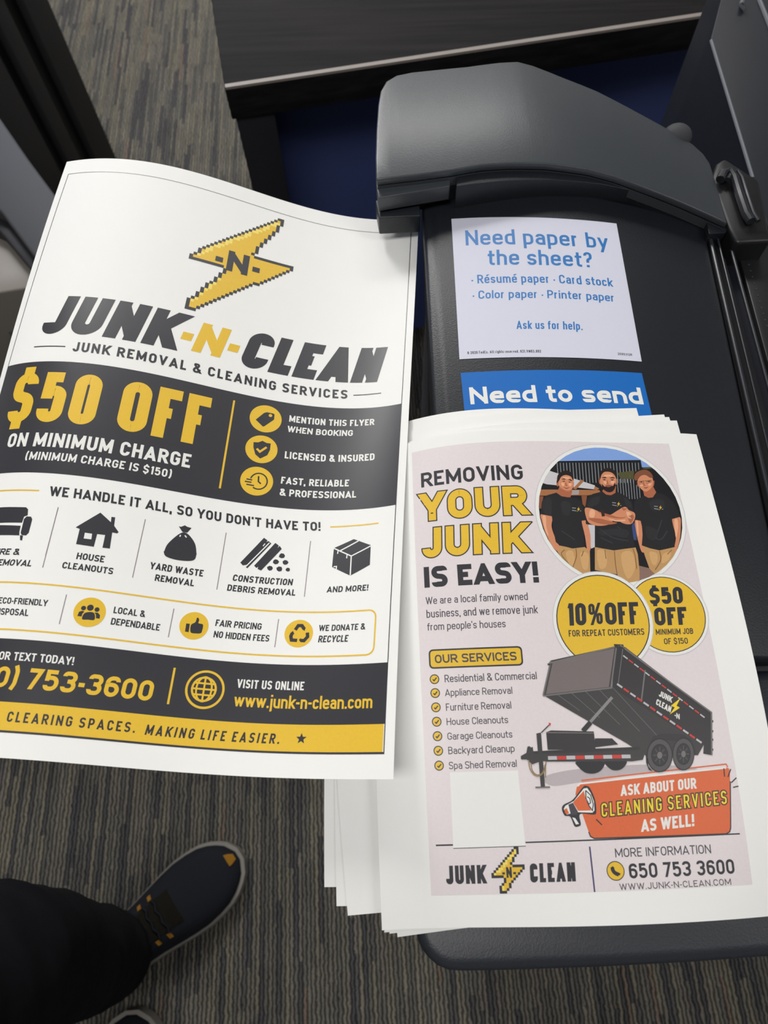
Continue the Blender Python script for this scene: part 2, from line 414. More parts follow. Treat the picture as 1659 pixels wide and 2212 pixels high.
def text_polys(txt, x0, x1, cap, slant, t, gap, extra=0.0):
    """convex pieces (x right, y up, mm) of a line of lettering fitted between x0 and x1"""
    T = t * cap
    g = gap * cap
    def layout(kx):
        x = 0.0; out = []
        for ch in txt:
            if ch == ' ': x += (.24 * kx) * cap + .5 * g; continue
            w = GL[ch][0]
            adv = T if w == 0 else max(w * kx * cap, T * 1.15)
            if ch == '-': adv = w * cap
            if ch in '()': adv = T + .12 * cap
            out.append((ch, x, adv)); x += adv + g
        return out, x - g
    def ink_bounds(lay):
        lo, hi = 1e9, -1e9
        for ch, x, adv in (lay[0], lay[-1]):
            ys = [p[1] for st in GL[ch][1] for p in st]
            for y in (min(ys), max(ys)):
                if ch in 'AVWYJ-.':
                    if ch == 'A' and y > .5: continue
                    if ch in 'VWY' and y < .5: continue
                lo = min(lo, x + slant * y * cap); hi = max(hi, x + adv + slant * y * cap)
        return lo, hi
    k0, k1 = .15, 4.0
    for _ in range(40):
        k = (k0 + k1) / 2
        lay, tot = layout(k); lo, hi = ink_bounds(lay)
        if hi - lo > x1 - x0: k1 = k
        else: k0 = k
    shift = x0 - lo
    res = []
    W = T + 2 * extra
    for ch, x, adv in lay:
        sk = max(adv - T, 0)
        T_, W = T, T + 2 * extra
        if ch in '%©': W = T * .62 + 2 * extra
        for si, st in enumerate(GL[ch][1]):
            if len(st) == 1:
                cx_, y0_ = x + T / 2 + st[0][0] * sk, st[0][1] * cap
                h_ = T * .52 + extra
                q = [(cx_ - h_, y0_ - extra), (cx_ + h_, y0_ - extra), (cx_ + h_, y0_ + T * 1.04 + extra), (cx_ - h_, y0_ + T * 1.04 + extra)]
                res.append([np.array([p[0] + shift + slant * p[1], p[1], 0.0]) for p in q]); continue
            pts = []
            for p in st:
                q = (x + T / 2 + p[0] * sk, p[1] * cap + anchors(p[1]) * T / 2)
                pts.append(q + ((p[2],) if len(p) > 2 else ()))
            diag = ch in 'AVWXYKMNvwxyk' or (ch in 'Z7')
            r = 0 if (diag or ch in '1-') else .5 * max(sk, .28 * cap)
            if ch in 'BDPR': r = min(r, .25 * cap)
            if ch in '()': r = .5 * cap
            poly = fillet(pts, r)
            def ext(i, j):
                a, b = st[i], st[j]
                horiz = abs(pts[i][1] - pts[j][1]) < 1e-6
                if horiz: return (T / 2 if a[0] in (0, 1) and ch not in 'BDPRabdpghnmure' else 0) + extra
                if a[1] in (0, 1, X_, D_):
                    vert = abs(pts[i][0] - pts[j][0]) < 1e-6
                    return (T / 2 if vert else T * 1.2) + extra
                return extra
            e0 = ext(0, 1); e1 = ext(-1, -2)
            if st[0][:2] == st[-1][:2]: e0 = e1 = 0.01
            ys = [p[1] for p in st]
            ylo = min(pts[i][1] - T / 2 for i in range(len(st))) - extra
            yhi = max(pts[i][1] + T / 2 for i in range(len(st))) + extra
            for q in ribbon(poly, W, e0, e1):
                q = clip_half(q, 1, yhi, True)
                if len(q) > 2: q = clip_half(q, 1, ylo, False)
                if len(q) > 2 and ch in 'MN':
                    q = clip_half(q, 0, x - extra, False)
                    if len(q) > 2: q = clip_half(q, 0, x + adv + extra, True)
                if len(q) > 2: res.append([np.array([p[0] + shift + slant * p[1], p[1], si * .12]) for p in q])
    return res

def spline(pts, closed=True, k=5):
    n = len(pts); P = [np.array(p, float) for p in pts]; out = []
    rng = range(n if closed else n - 1)
    for i in rng:
        if closed: p0, p1, p2, p3 = P[i - 1], P[i], P[(i + 1) % n], P[(i + 2) % n]
        else: p0, p1, p2, p3 = P[max(i - 1, 0)], P[i], P[i + 1], P[min(i + 2, n - 1)]
        for j in range(k):
            t = j / k
            out.append(.5 * (2 * p1 + (p2 - p0) * t + (2 * p0 - 5 * p1 + 4 * p2 - p3) * t * t + (3 * p1 - p0 - 3 * p2 + p3) * t ** 3))
    if not closed: out.append(P[-1])
    return out

def tess(pts):
    tris = tessellate_polygon([[Vector((p[0], p[1], 0)) for p in pts]])
    return [[np.array(pts[i][:2], float) for i in t] for t in tris]

LAYER = 0.000035
class Printing:
    """collects flat print pieces (page millimetres, y down) and lays them on a surface"""
    def __init__(s, surf, W, H, cell=(4.0, 10.0), layer=LAYER):
        s.surf, s.W, s.H, s.cell, s.layer = surf, W, H, cell, layer
        s.parts = {}; s.clipper = None
    def put(s, part, col, polys, layer, clip=False):
        for q in polys:
            if clip and s.clipper is not None:
                for a, nrm in s.clipper:
                    q = clip_line(q, a, nrm)
                    if len(q) < 3: break
                if len(q) < 3: continue
            for ax, lim in ((0, s.W), (1, s.H)):
                if len(q) > 2: q = clip_half(q, ax, 0.0, False)
                if len(q) > 2: q = clip_half(q, ax, lim, True)
            if len(q) < 3: continue
            todo = [q]
            for ax in (0, 1):
                nxt = []
                for q in todo:
                    lo = min(p[ax] for p in q); hi = max(p[ax] for p in q)
                    ce = s.cell[ax]; k = math.floor(lo / ce) + 1
                    while k * ce < hi - 1e-6 and len(q) > 2:
                        a = clip_half(q, ax, k * ce, True)
                        if len(a) > 2: nxt.append(a)
                        q = clip_half(q, ax, k * ce, False); k += 1
                    if len(q) > 2: nxt.append(q)
                todo = nxt
            s.parts.setdefault(part, []).extend((q, col, layer) for q in todo)
    def run(s, ops):
        for n_, o in enumerate(ops):
            k = o[0]
            if k in 'TPLC' and o[1] in ('printed_lettering', 'printed_headline', 'printed_rule', 'printed_icon_disc', 'printed_dark_banner'):
                o = [k, o[1] + '#%d' % n_] + o[2:]
            if k == 'T':
                _, part, txt, col, c, x0, x1, cap, sl, ang, t, ly, outline, gap = o
                ca, sa = math.cos(ang), math.sin(ang)
                def place(polys): return [[np.array([c[0] + p[0] * ca + p[1] * sa, c[1] + p[0] * sa - p[1] * ca, p[2]]) for p in q] for q in polys]
                if outline:
                    inner = cap - 2 * outline
                    tt = (t * cap - outline * 1.2) / inner
                    polys = text_polys(txt, x0 + outline, x1 - outline, inner, sl, tt, (gap * cap + 1.6 * outline) / inner)
                    thick = text_polys(txt, x0 + outline, x1 - outline, inner, sl, tt, (gap * cap + 1.6 * outline) / inner, outline)
                    up = lambda ps: [[p + np.array([0, outline, 0]) for p in q] for q in ps]
                    s.put(part, 'ink', place(up(thick)), ly); s.put(part, col, place(up(polys)), ly + 1)
                else: s.put(part, col, place(text_polys(txt, x0, x1, cap, sl, t, gap)), ly)
            elif k == 'P':
                _, part, col, pts, ly, sm, cl = o
                s.put(part, col, tess(spline(pts) if sm else pts), ly, cl)
            elif k == 'L':
                _, part, col, pts, w, ly, closed, sm, cl = o
                p = spline(pts, False) if sm else pts
                s.put(part, col, ribbon(p, w, 0, 0, bool(closed)), ly, cl)
            elif k == 'C':
                _, part, col, c, r, ly, cl = o
                n = 48 if r > 8 else 24
                ring = [np.array([c[0] + r * math.cos(a * 2 * math.pi / n), c[1] + r * math.sin(a * 2 * math.pi / n)]) for a in range(n)]
                s.put(part, col, [ring], ly, cl)
            elif k == 'K':
                if o[1] is None: s.clipper = None
                else:
                    c, r = np.array(o[1]), o[2]; s.clipper = []
                    for a in range(40):
                        d = np.array([math.cos(a * math.pi / 20), math.sin(a * math.pi / 20)])
                        s.clipper.append((c + d * r, -d))
            elif k == 'B': s.bolt(*o[1:])
    def bolt(s, part, pts, cell, ly):
        P = [np.array(p) for p in pts]
        def inside(x, y):
            c = False; j = len(P) - 1
            for i in range(len(P)):
                if (P[i][1] > y) != (P[j][1] > y) and x < (P[j][0] - P[i][0]) * (y - P[i][1]) / (P[j][1] - P[i][1]) + P[i][0]: c = not c
                j = i
            return c
        x0 = min(p[0] for p in P); y0 = min(p[1] for p in P)
        nx = int((max(p[0] for p in P) - x0) / cell) + 1; ny = int((max(p[1] for p in P) - y0) / cell) + 1
        g = {(i, j) for i in range(nx) for j in range(ny) if inside(x0 + (i + .5) * cell, y0 + (j + .5) * cell)}
        def depth(c, di, dj):
            k = 0
            while (c[0] + di * (k + 1), c[1] + dj * (k + 1)) in g and k < 4: k += 1
            return k
        for (i, j) in g:
            edge = not all(q in g for q in ((i+1, j), (i-1, j), (i, j+1), (i, j-1)))
            col = 'ink' if edge else 'yellowlight' if (depth((i, j), -1, 0) < 3 and depth((i, j), 0, -1) < 3 and (i * 7 + j * 3) % 5 < 4) else 'yellow'
            x, y = x0 + i * cell, y0 + j * cell; e = .04
            s.put(part, col, [[np.array(p) for p in ((x - e, y - e), (x + cell + e, y - e), (x + cell + e, y + cell + e), (x - e, y + cell + e))]], ly + (edge))
    def build(s, parent):
        for part, items in s.parts.items():
            verts = []; faces = []; mi = []; names = []
            for q, col, ly in items:
                if col not in names: names.append(col)
                b = len(verts)
                for p in q: verts.append((p[0], p[1], ly + (p[2] if len(p) > 2 else 0)))
                faces.append(list(range(b, b + len(q)))); mi.append(names.index(col))
            V = np.array(verts)
            X, Nn = s.surf(V[:, 0] / 1000, V[:, 1] / 1000)
            W3 = X + Nn * (0.00005 + s.layer * V[:, 2])[:, None]
            part = part.split('#')[0]
            me = bpy.data.meshes.new(part); me.from_pydata(W3.tolist(), [], faces)
            for n_ in names: me.materials.append(ink(n_))
            me.polygons.foreach_set('material_index', mi)
            me.update()
            # all faces look up
            bm = bmesh.new(); bm.from_mesh(me)
            for f in bm.faces:
                if f.normal.z < 0: f.normal_flip()
            bm.to_mesh(me); bm.free()
            for pl_ in me.polygons: pl_.use_smooth = True
            me.normals_split_custom_set_from_vertices([tuple(v) for v in Nn])
            link_mesh(part, me, parent)

def bern(n, t):
    return np.stack([math.comb(n, k) * t ** k * (1 - t) ** (n - k) for k in range(n + 1)], -1)
def patch_surface(P, W, H):
    P = np.array(P); nu, nv = P.shape[0] - 1, P.shape[1] - 1
    def raw(u, v): return np.einsum('...i,...j,ijk->...k', bern(nu, u / W), bern(nv, v / H), P)
    def f(u, v):
        X = raw(u, v); e = 1e-4
        n = np.cross(raw(u + e, v) - X, raw(u, v + e) - X); n /= np.linalg.norm(n, axis=-1)[..., None]
        return X, np.where(n[..., 2:3] < 0, -n, n)
    return f
def sheet_mesh(name, surf, W, H, nu, nv, m, parent=None, thick=.00014):
    U, V = np.meshgrid(np.linspace(0, W, nu + 1), np.linspace(0, H, nv + 1), indexing='ij')
    X, N = surf(U.ravel(), V.ravel())
    n = len(X); vs = np.vstack([X, X - N * thick]).tolist()
    idx = lambda i, j, s: s * n + i * (nv + 1) + j
    fs = []
    for i in range(nu):
        for j in range(nv):
            a, b, c, d = idx(i, j, 0), idx(i + 1, j, 0), idx(i + 1, j + 1, 0), idx(i, j + 1, 0)
            fs.append((a, d, c, b)); fs.append((a + n, b + n, c + n, d + n))
    for i in range(nu):
        fs.append((idx(i, 0, 0), idx(i + 1, 0, 0), idx(i + 1, 0, 1), idx(i, 0, 1))); fs.append((idx(i + 1, nv, 0), idx(i, nv, 0), idx(i, nv, 1), idx(i + 1, nv, 1)))
    for j in range(nv):
        fs.append((idx(0, j + 1, 0), idx(0, j, 0), idx(0, j, 1), idx(0, j + 1, 1))); fs.append((idx(nu, j, 0), idx(nu, j + 1, 0), idx(nu, j + 1, 1), idx(nu, j, 1)))
    me = bpy.data.meshes.new(name); me.from_pydata(vs, [], fs); me.materials.append(m)
    for p in me.polygons: p.use_smooth = True
    me.update(); me.set_sharp_from_angle(angle=math.radians(40))
    return link_mesh(name, me, parent)

# ------------------------------------------------------------------ printed matter, measured on each page in millimetres
PATCH_POSTER = [[[-0.2457,0.4699,0.962],[-0.2533,0.3623,0.9655],[-0.2605,0.2549,0.9618],[-0.2668,0.1472,0.9527],[-0.2657,0.0399,0.9412]],[[-0.2002,0.467,0.9717],[-0.2085,0.3593,0.9779],[-0.2181,0.2514,0.9871],[-0.2351,0.1434,0.991],[-0.2512,0.0353,0.9852]],[[-0.1503,0.4629,0.9677],[-0.1576,0.356,0.972],[-0.1656,0.247,0.9672],[-0.1572,0.1406,0.9777],[-0.163,0.0339,0.994]],[[-0.109,0.4593,0.9404],[-0.1181,0.3504,0.9379],[-0.1199,0.2447,0.967],[-0.1528,0.1369,0.943],[-0.1566,0.0285,0.9496]],[[-0.0713,0.455,0.9189],[-0.0773,0.3486,0.9332],[-0.0942,0.2415,0.9184],[-0.0826,0.1303,0.9263],[-0.0909,0.0238,0.9371]],[[-0.0207,0.4512,0.9073],[-0.028,0.3433,0.9111],[-0.029,0.2334,0.9145],[-0.0419,0.1298,0.9409],[-0.0486,0.0223,0.9507]],[[0.0248,0.4488,0.9168],[0.0177,0.3413,0.9237],[0.0091,0.2354,0.9434],[0.0018,0.1284,0.9576],[-0.0041,0.0208,0.9644]]]
PATCH_FLYER = [[[-0.0096,0.2267,0.9275],[-0.0147,0.1576,0.9372],[-0.0151,0.0886,0.9467],[-0.0135,0.0166,0.9437],[-0.012,-0.0504,0.9239]],[[0.0206,0.2288,0.9583],[0.0279,0.1581,0.9559],[0.0285,0.0879,0.9514],[0.0297,0.0169,0.944],[0.0311,-0.0486,0.9211]],[[0.0747,0.2268,0.9668],[0.0703,0.1576,0.9576],[0.0734,0.088,0.947],[0.0726,0.0196,0.9445],[0.074,-0.0507,0.93]],[[0.1108,0.2297,0.9423],[0.1162,0.1596,0.954],[0.1126,0.09,0.9455],[0.117,0.0198,0.9324],[0.1173,-0.0492,0.9315]],[[0.1564,0.23,0.9475],[0.1559,0.1603,0.9414],[0.1593,0.09,0.9387],[0.1587,0.0216,0.9378],[0.1607,-0.0486,0.927]],[[0.1985,0.2307,0.938],[0.2004,0.1609,0.94],[0.201,0.0916,0.9479],[0.2031,0.0204,0.9401],[0.2031,-0.0462,0.919]]]
POSTER_PRINT = [
["P","printed_frame","ink",[[5.4,14.6],[274.0,14.6],[274.0,15.05],[5.4,15.05]],1,0,0],
["P","printed_frame","ink",[[5.4,14.6],[5.85,14.6],[5.85,419.5],[5.4,419.5]],1,0,0],
["P","printed_frame","ink",[[273.46,14.6],[274.0,14.6],[274.0,419.5],[273.46,419.5]],1,0,0],
["P","printed_frame","ink",[[5.4,418.4],[274.0,418.4],[274.0,419.5],[5.4,419.5]],2,0,0],
["P","printed_dark_banner","ink",[[5.4,189.27],[274.0,189.27],[274.0,270.08],[5.4,270.08]],1,0,0],
["P","printed_dark_banner","ink",[[5.4,370.91],[274.0,370.91],[274.0,404.16],[5.4,404.16]],1,0,0],
["P","printed_yellow_banner","yellow",[[5.4,404.16],[273.0,404.16],[273.0,418.4],[5.4,418.4]],1,0,0],
["T","printed_headline","JUNK","ink",[92.18,167.15],-68.1,26.19,31.73,0.171,0,0.27,2,0,0.1],
["T","printed_headline","-N-","yellow",[126.79,164.3],-9.97,28.97,25.62,0.172,0,0.25,2,0,0.1],
["T","printed_headline","CLEAN","ink",[178.82,166.76],-21.81,82.23,32.01,0.196,0,0.27,2,0,0.08],
["T","printed_lettering","JUNK REMOVAL & CLEANING SERVICES","ink",[79.81,180.96],-28.81,154.96,7.56,-0.054,0,0.2,2,0,0.22],
["L","printed_lettering","ink",[[23.8,177.11],[46.01,177.43]],0.8,2,0,0,0],
["L","printed_lettering","ink",[[238.79,177.89],[258.34,177.08]],0.8,2,0,0,0],
["T","printed_headline","$50 OFF","yellow",[112.91,234.9],-94.99,32.32,37.18,-0.019,0,0.205,2,0,0.1],
["T","printed_lettering","ON MINIMUM CHARGE","white",[45.39,252.23],-19.8,93.65,9.72,-0.031,0,0.2,2,0,0.14],
["T","printed_lettering","(MINIMUM CHARGE IS $150)","white",[43.34,261.5],-1.82,85.91,5.54,-0.011,0,0.19,2,0,0.16],
["L","printed_rule","yellow",[[158.76,195.61],[159.48,262.36]],1.3,2,0,0,0],
["C","printed_icon_disc","yellow",[181.18,204.99],10.69,2,0],
["C","printed_icon_disc","yellow",[181.45,228.92],10.5,2,0],
["C","printed_icon_disc","yellow",[181.52,252.92],10.48,2,0],
["P","printed_icon#1","ink",[[174.74,207.13],[179.5,200.68],[181.28,199.66],[185.9,199.83],[186.58,200.42],[186.74,204.55],[180.86,211.23],[180.02,211.4]],3,0,0],
["C","printed_icon#1","yellow",[183.98,201.8],1.21,4,0],
["P","printed_icon#2","ink",[[175.65,224.62],[178.72,224.19],[181.29,222.48],[184.15,223.62],[186.85,223.52],[187.03,228.38],[185.73,232.77],[181.54,236.08],[178.02,233.52],[176.09,228.5]],3,0,0],
["L","printed_icon#2","yellow",[[178.35,229.03],[180.63,231.05],[184.56,226.84]],1.5,4,0,0,0],
["L","printed_icon#3","ink",[[177.48,251.57],[177.95,250.26],[178.7,249.09],[179.68,248.14],[180.84,247.47],[182.11,247.11],[183.43,247.09],[184.7,247.41],[185.86,248.05],[186.84,248.97],[187.58,250.13],[188.05,251.44],[188.2,252.83],[188.04,254.22],[187.58,255.53],[186.84,256.68],[185.86,257.62],[184.72,258.28],[183.46,258.63],[182.16,258.66],[180.89,258.37],[179.74,257.76]],0.9,3,0,0,0],
["L","printed_icon#3","ink",[[182.26,249.18],[182.61,253.12],[184.36,254.53]],1.0,3,0,0,0],
["L","printed_icon#3","ink",[[174.89,252.48],[178.61,252.66]],0.9,3,0,0,0],
["L","printed_icon#3","ink",[[174.1,254.42],[178.35,254.41]],0.9,3,0,0,0],
["L","printed_icon#3","ink",[[175.35,256.35],[180.27,256.52]],0.9,3,0,0,0],
["T","printed_lettering","MENTION THIS FLYER","white",[196.69,204.26],0.0,58.36,5.23,-0.029,0,0.2,2,0,0.13],
["T","printed_lettering","WHEN BOOKING","white",[215.67,212.47],-19.15,25.16,4.82,0.013,0,0.2,2,0,0.13],
["T","printed_lettering","LICENSED & INSURED","white",[196.91,233.25],0.0,60.21,5.45,-0.038,0,0.2,2,0,0.13],
["T","printed_lettering","FAST, RELIABLE","white",[196.88,252.44],-0.02,44.29,5.19,-0.005,0,0.2,2,0,0.13],
["T","printed_lettering","& PROFESSIONAL","white",[203.5,261.18],-6.57,43.16,5.11,-0.031,0,0.2,2,0,0.13],
["T","printed_lettering","WE HANDLE IT ALL, SO YOU DON'T HAVE TO!","ink",[76.22,284.93],-13.92,149.51,6.33,-0.102,0,0.2,2,0,0.14],
["L","printed_rule","yellow",[[20.0,281.88],[56.2,281.88]],0.9,2,0,0,0],
["L","printed_rule","yellow",[[231.59,282.05],[247.21,281.75],[262.89,281.52]],0.9,2,0,0,0],
["L","printed_rule","greyline",[[70.01,291.77],[70.34,322.14]],0.45,2,0,0,0],
["L","printed_rule","greyline",[[70.01,291.77],[70.6,329.45]],0.5,2,0,0,0],
["L","printed_rule","greyline",[[119.78,291.74],[119.88,328.93]],0.5,2,0,0,0],
["L","printed_rule","greyline",[[167.92,291.69],[168.02,328.9]],0.5,2,0,0,0],
["L","printed_rule","greyline",[[220.2,292.1],[220.18,329.35]],0.5,2,0,0,0],
["P","printed_icon#4","ink",[[94.1,292.01],[101.14,297.12],[100.71,293.7],[102.83,293.59],[103.36,299.0],[106.6,302.5],[106.05,303.46],[103.22,303.34],[104.03,313.44],[99.95,313.59],[99.71,305.56],[95.23,305.68],[95.15,313.74],[85.26,313.46],[85.07,303.93],[82.65,303.23]],2,0,0],
["P","printed_icon#4","paper",[[88.44,305.85],[92.51,305.93],[92.84,309.45],[88.59,309.47]],3,0,0],
["P","printed_icon#5","ink",[[139.57,292.5],[140.94,292.6],[142.93,291.23],[144.49,291.92],[147.1,292.23],[145.15,295.73],[142.3,295.82]],2,0,0],
["P","printed_icon#5","ink",[[141.15,296.92],[145.42,296.39],[150.72,301.82],[152.8,308.48],[152.77,308.23],[152.29,311.98],[148.89,313.6],[141.65,314.03],[135.62,312.84],[133.85,309.93],[134.13,310.03],[135.46,304.58]],2,1,0],
["L","printed_icon#5","paper",[[141.56,297.91],[141.3,299.11]],0.7,3,0,0,0],
["L","printed_icon#5","paper",[[144.06,297.71],[145.22,298.91]],0.7,3,0,0,0],
["P","printed_icon#6","ink",[[37.86,292.86],[51.26,293.01],[52.84,294.25],[53.64,298.09],[51.69,299.01],[51.52,302.85],[37.86,302.92]],1,0,0],
["P","printed_icon#6","ink",[[37.86,292.86],[24.45,293.01],[22.88,294.25],[22.08,298.09],[24.03,299.01],[24.2,302.85],[37.86,302.92]],1,0,0],
["P","printed_icon#6","ink",[[37.86,304.36],[51.24,304.8],[51.52,308.75],[52.11,310.82],[37.86,310.67]],1,0,0],
["P","printed_icon#6","ink",[[37.86,304.36],[24.48,304.8],[24.19,308.75],[23.61,310.82],[37.86,310.67]],1,0,0],
["P","printed_icon#6","ink",[[53.26,298.79],[55.87,298.86],[57.04,300.51],[57.23,308.95],[56.11,310.68],[53.43,310.62],[52.45,309.14],[52.11,300.54]],2,0,0],
["P","printed_icon#6","ink",[[22.46,298.79],[19.85,298.86],[18.68,300.51],[18.48,308.95],[19.61,310.68],[22.29,310.62],[23.27,309.14],[23.61,300.54]],2,0,0],
["P","printed_icon#6","ink",[[52.47,310.65],[54.33,310.92],[54.59,313.91],[53.32,313.7]],2,0,0],
["P","printed_icon#6","ink",[[23.25,310.65],[21.39,310.92],[21.13,313.91],[22.4,313.7]],2,0,0],
["T","printed_lettering","FURNITURE &","ink",[37.86,322.8],-17.56,17.56,3.82,0.1,0,0.2,2,0,0.12],
["T","printed_lettering","APPLIANCE REMOVAL","ink",[37.86,329.34],-26.39,26.39,3.83,0.1,0,0.2,2,0,0.12],
["T","printed_lettering","HOUSE","ink",[87.3,322.44],-0.03,15.28,4.02,-0.009,0,0.2,2,0,0.13],
["T","printed_lettering","CLEANOUTS","ink",[84.87,328.8],-3.97,23.92,3.89,-0.024,0,0.2,2,0,0.13],
["T","printed_lettering","YARD WASTE","ink",[155.46,322.09],-27.32,3.25,4.25,0.006,0,0.2,2,0,0.13],
["T","printed_lettering","REMOVAL","ink",[132.18,328.84],0.0,22.34,4.06,0.002,0,0.2,2,0,0.13],
["T","printed_lettering","CONSTRUCTION","ink",[209.01,322.27],-32.87,3.3,4.21,0.075,0,0.2,2,0,0.13],
["T","printed_lettering","DEBRIS REMOVAL","ink",[173.92,328.81],-0.04,40.75,4.02,0.043,0,0.2,2,0,0.13],
["T","printed_lettering","AND MORE!","ink",[244.67,326.59],-11.19,14.5,3.89,0.043,0,0.2,2,0,0.13],
["P","printed_icon#7","ink",[[191.19,291.97],[193.52,293.48],[192.96,294.68],[194.2,293.85],[196.14,295.41],[183.84,313.22],[182.34,312.39],[183.15,311.03],[180.93,311.71],[179.15,310.07]],2,0,0],
["L","printed_icon#7","paper",[[194.91,295.09],[182.39,312.8]],0.7,3,0,0,0],
["L","printed_icon#7","paper",[[192.31,295.8],[191.29,297.66]],0.6,3,0,0,0],
["P","printed_icon#8","ink",[[198.52,294.75],[200.85,296.3],[200.27,298.1],[201.43,296.52],[202.93,298.5],[192.2,313.87],[190.01,313.07],[190.19,311.53],[189.15,312.48],[187.66,311.11]],2,0,0],
["P","printed_icon#9","ink",[[205.5,302.94],[205.01,304.35],[203.44,304.8],[201.82,303.97],[202.04,302.42],[202.96,301.39],[204.57,301.62]],2,0,0],
["P","printed_icon#9","ink",[[202.41,307.21],[201.61,308.64],[200.14,309.09],[198.7,308.26],[198.73,306.74],[199.69,305.71],[201.22,305.93]],2,0,0],
["P","printed_icon#9","ink",[[208.17,307.27],[207.31,308.63],[205.92,309.04],[204.76,308.21],[204.43,306.77],[205.57,305.78],[207.06,306.02]],2,0,0],
["P","printed_icon#9","ink",[[199.12,311.74],[198.51,313.09],[197.08,313.52],[196.0,312.72],[195.45,311.33],[196.75,310.31],[198.3,310.5]],2,0,0],
["P","printed_icon#9","ink",[[204.79,311.84],[204.47,313.22],[202.88,313.66],[201.61,312.81],[201.17,311.34],[202.53,310.3],[204.23,310.52]],2,0,0],
["P","printed_icon#9","ink",[[209.52,311.99],[209.37,313.02],[208.14,313.34],[207.0,312.7],[206.96,311.57],[207.83,310.81],[209.11,310.99]],2,0,0],
["P","printed_icon#10","ink",[[235.35,296.98],[247.52,291.3],[258.77,296.49],[259.09,309.84],[247.18,316.13],[235.27,309.82]],2,0,0],
["L","printed_icon#10","paper",[[235.36,297.16],[246.79,302.94],[258.8,297.03]],0.8,3,0,0,0],
["L","printed_icon#10","paper",[[246.79,302.94],[247.16,315.96]],0.8,3,0,0,0],
["L","printed_icon#10","paper",[[239.64,298.89],[250.75,292.71]],0.8,3,0,0,0],
["L","printed_icon#10","paper",[[238.16,298.57],[237.96,301.03]],0.7,3,0,0,0],
["L","printed_icon#10","paper",[[244.07,301.47],[243.98,304.35]],0.7,3,0,0,0],
["L","printed_icon#10","paper",[[236.22,309.67],[238.05,309.55],[238.07,311.62]],0.7,3,0,0,0],
["L","printed_rounded_box","yellow",[[260.44,339.08],[262.17,339.42],[263.63,340.4],[264.6,341.86],[264.94,343.58],[264.94,361.39],[264.6,363.12],[263.63,364.58],[262.17,365.55],[260.44,365.89],[18.96,365.89],[17.23,365.55],[15.77,364.58],[14.8,363.12],[14.46,361.39],[14.46,343.58],[14.8,341.86],[15.77,340.4],[17.23,339.42],[18.96,339.08]],0.9,2,1,0,0],
["T","printed_lettering","ECO-FRIENDLY","ink",[60.05,351.56],-9.25,18.3,3.61,-0.08,0,0.18,2,0,0.1],
["T","printed_lettering","DISPOSAL","ink",[68.09,357.91],-18.08,1.85,3.76,-0.121,0,0.18,2,0,0.1],
["L","printed_rule","greyline",[[87.22,343.82],[87.43,360.84]],0.5,2,0,0,0],
["L","printed_rule","greyline",[[145.92,343.75],[145.87,360.76]],0.5,2,0,0,0],
["L","printed_rule","greyline",[[206.45,343.85],[206.22,360.97]],0.5,2,0,0,0],
["C","printed_icon_disc","yellow",[101.56,352.3],8.5,2,0],
["C","printed_icon_disc","yellow",[158.74,352.27],8.14,2,0],
["C","printed_icon_disc","yellow",[219.33,352.28],8.38,2,0],
["C","printed_icon#11","ink",[97.92,350.44],1.31,3,0],
["C","printed_icon#11","ink",[105.09,350.36],1.32,3,0],
["C","printed_icon#11","ink",[101.39,349.76],1.78,3,0],
["P","printed_icon#11","ink",[[98.65,356.81],[98.56,354.36],[99.73,352.76],[102.93,352.12],[104.55,353.36],[104.89,356.37],[101.61,356.65]],3,1,0],
["P","printed_icon#11","ink",[[95.7,355.3],[96.05,352.79],[97.55,352.02],[98.75,352.3],[97.97,353.86],[97.97,355.31]],3,0,0],
["P","printed_icon#11","ink",[[104.09,352.18],[105.94,352.07],[107.37,353.34],[107.53,355.29],[105.59,355.33],[105.14,353.28]],3,0,0],
["T","printed_lettering","LOCAL &","ink",[113.83,351.12],-0.03,17.18,3.82,-0.035,0,0.18,2,0,0.1],
["T","printed_lettering","DEPENDABLE","ink",[113.9,357.75],-0.05,26.44,3.86,-0.005,0,0.18,2,0,0.1],
["P","printed_icon#12","ink",[[154.22,351.5],[156.26,351.46],[156.41,356.44],[154.36,356.33]],3,0,0],
["P","printed_icon#12","ink",[[157.01,352.11],[159.15,350.11],[159.58,347.56],[160.42,347.45],[161.06,348.73],[160.92,350.49],[163.41,350.86],[163.83,352.54],[163.73,354.58],[163.15,356.21],[160.54,356.68],[157.52,356.31]],3,1,0],
["T","printed_lettering","FAIR PRICING","ink",[170.49,350.98],-0.02,26.7,3.99,0.05,0,0.18,2,0,0.1],
["T","printed_lettering","NO HIDDEN FEES","ink",[170.52,357.8],-0.02,32.0,3.92,0.032,0,0.18,2,0,0.1],
["L","printed_icon#13","ink",[[217.01,350.17],[218.5,347.48],[220.67,347.45],[222.21,349.44]],2.0,3,0,0,0],
["P","printed_icon#13","ink",[[223.12,348.46],[222.57,350.63],[220.75,349.62]],3,0,0],
["L","printed_icon#13","ink",[[224.31,351.66],[224.73,354.2],[222.81,356.59],[220.86,356.45]],2.0,3,0,0,0],
["P","printed_icon#13","ink",[[220.77,354.88],[221.08,357.71],[219.83,356.16]],3,0,0],
["L","printed_icon#13","ink",[[218.79,356.49],[215.46,356.33],[214.81,353.97],[215.52,352.12]],2.0,3,0,0,0],
["P","printed_icon#13","ink",[[214.02,352.48],[215.68,350.76],[216.83,352.73]],3,0,0],
["T","printed_lettering","WE DONATE &","ink",[238.77,350.75],-7.74,20.17,3.76,0.036,0,0.18,2,0,0.1],
["T","printed_lettering","RECYCLE","ink",[231.2,357.6],-0.02,18.04,4.1,0.093,0,0.18,2,0,0.1],
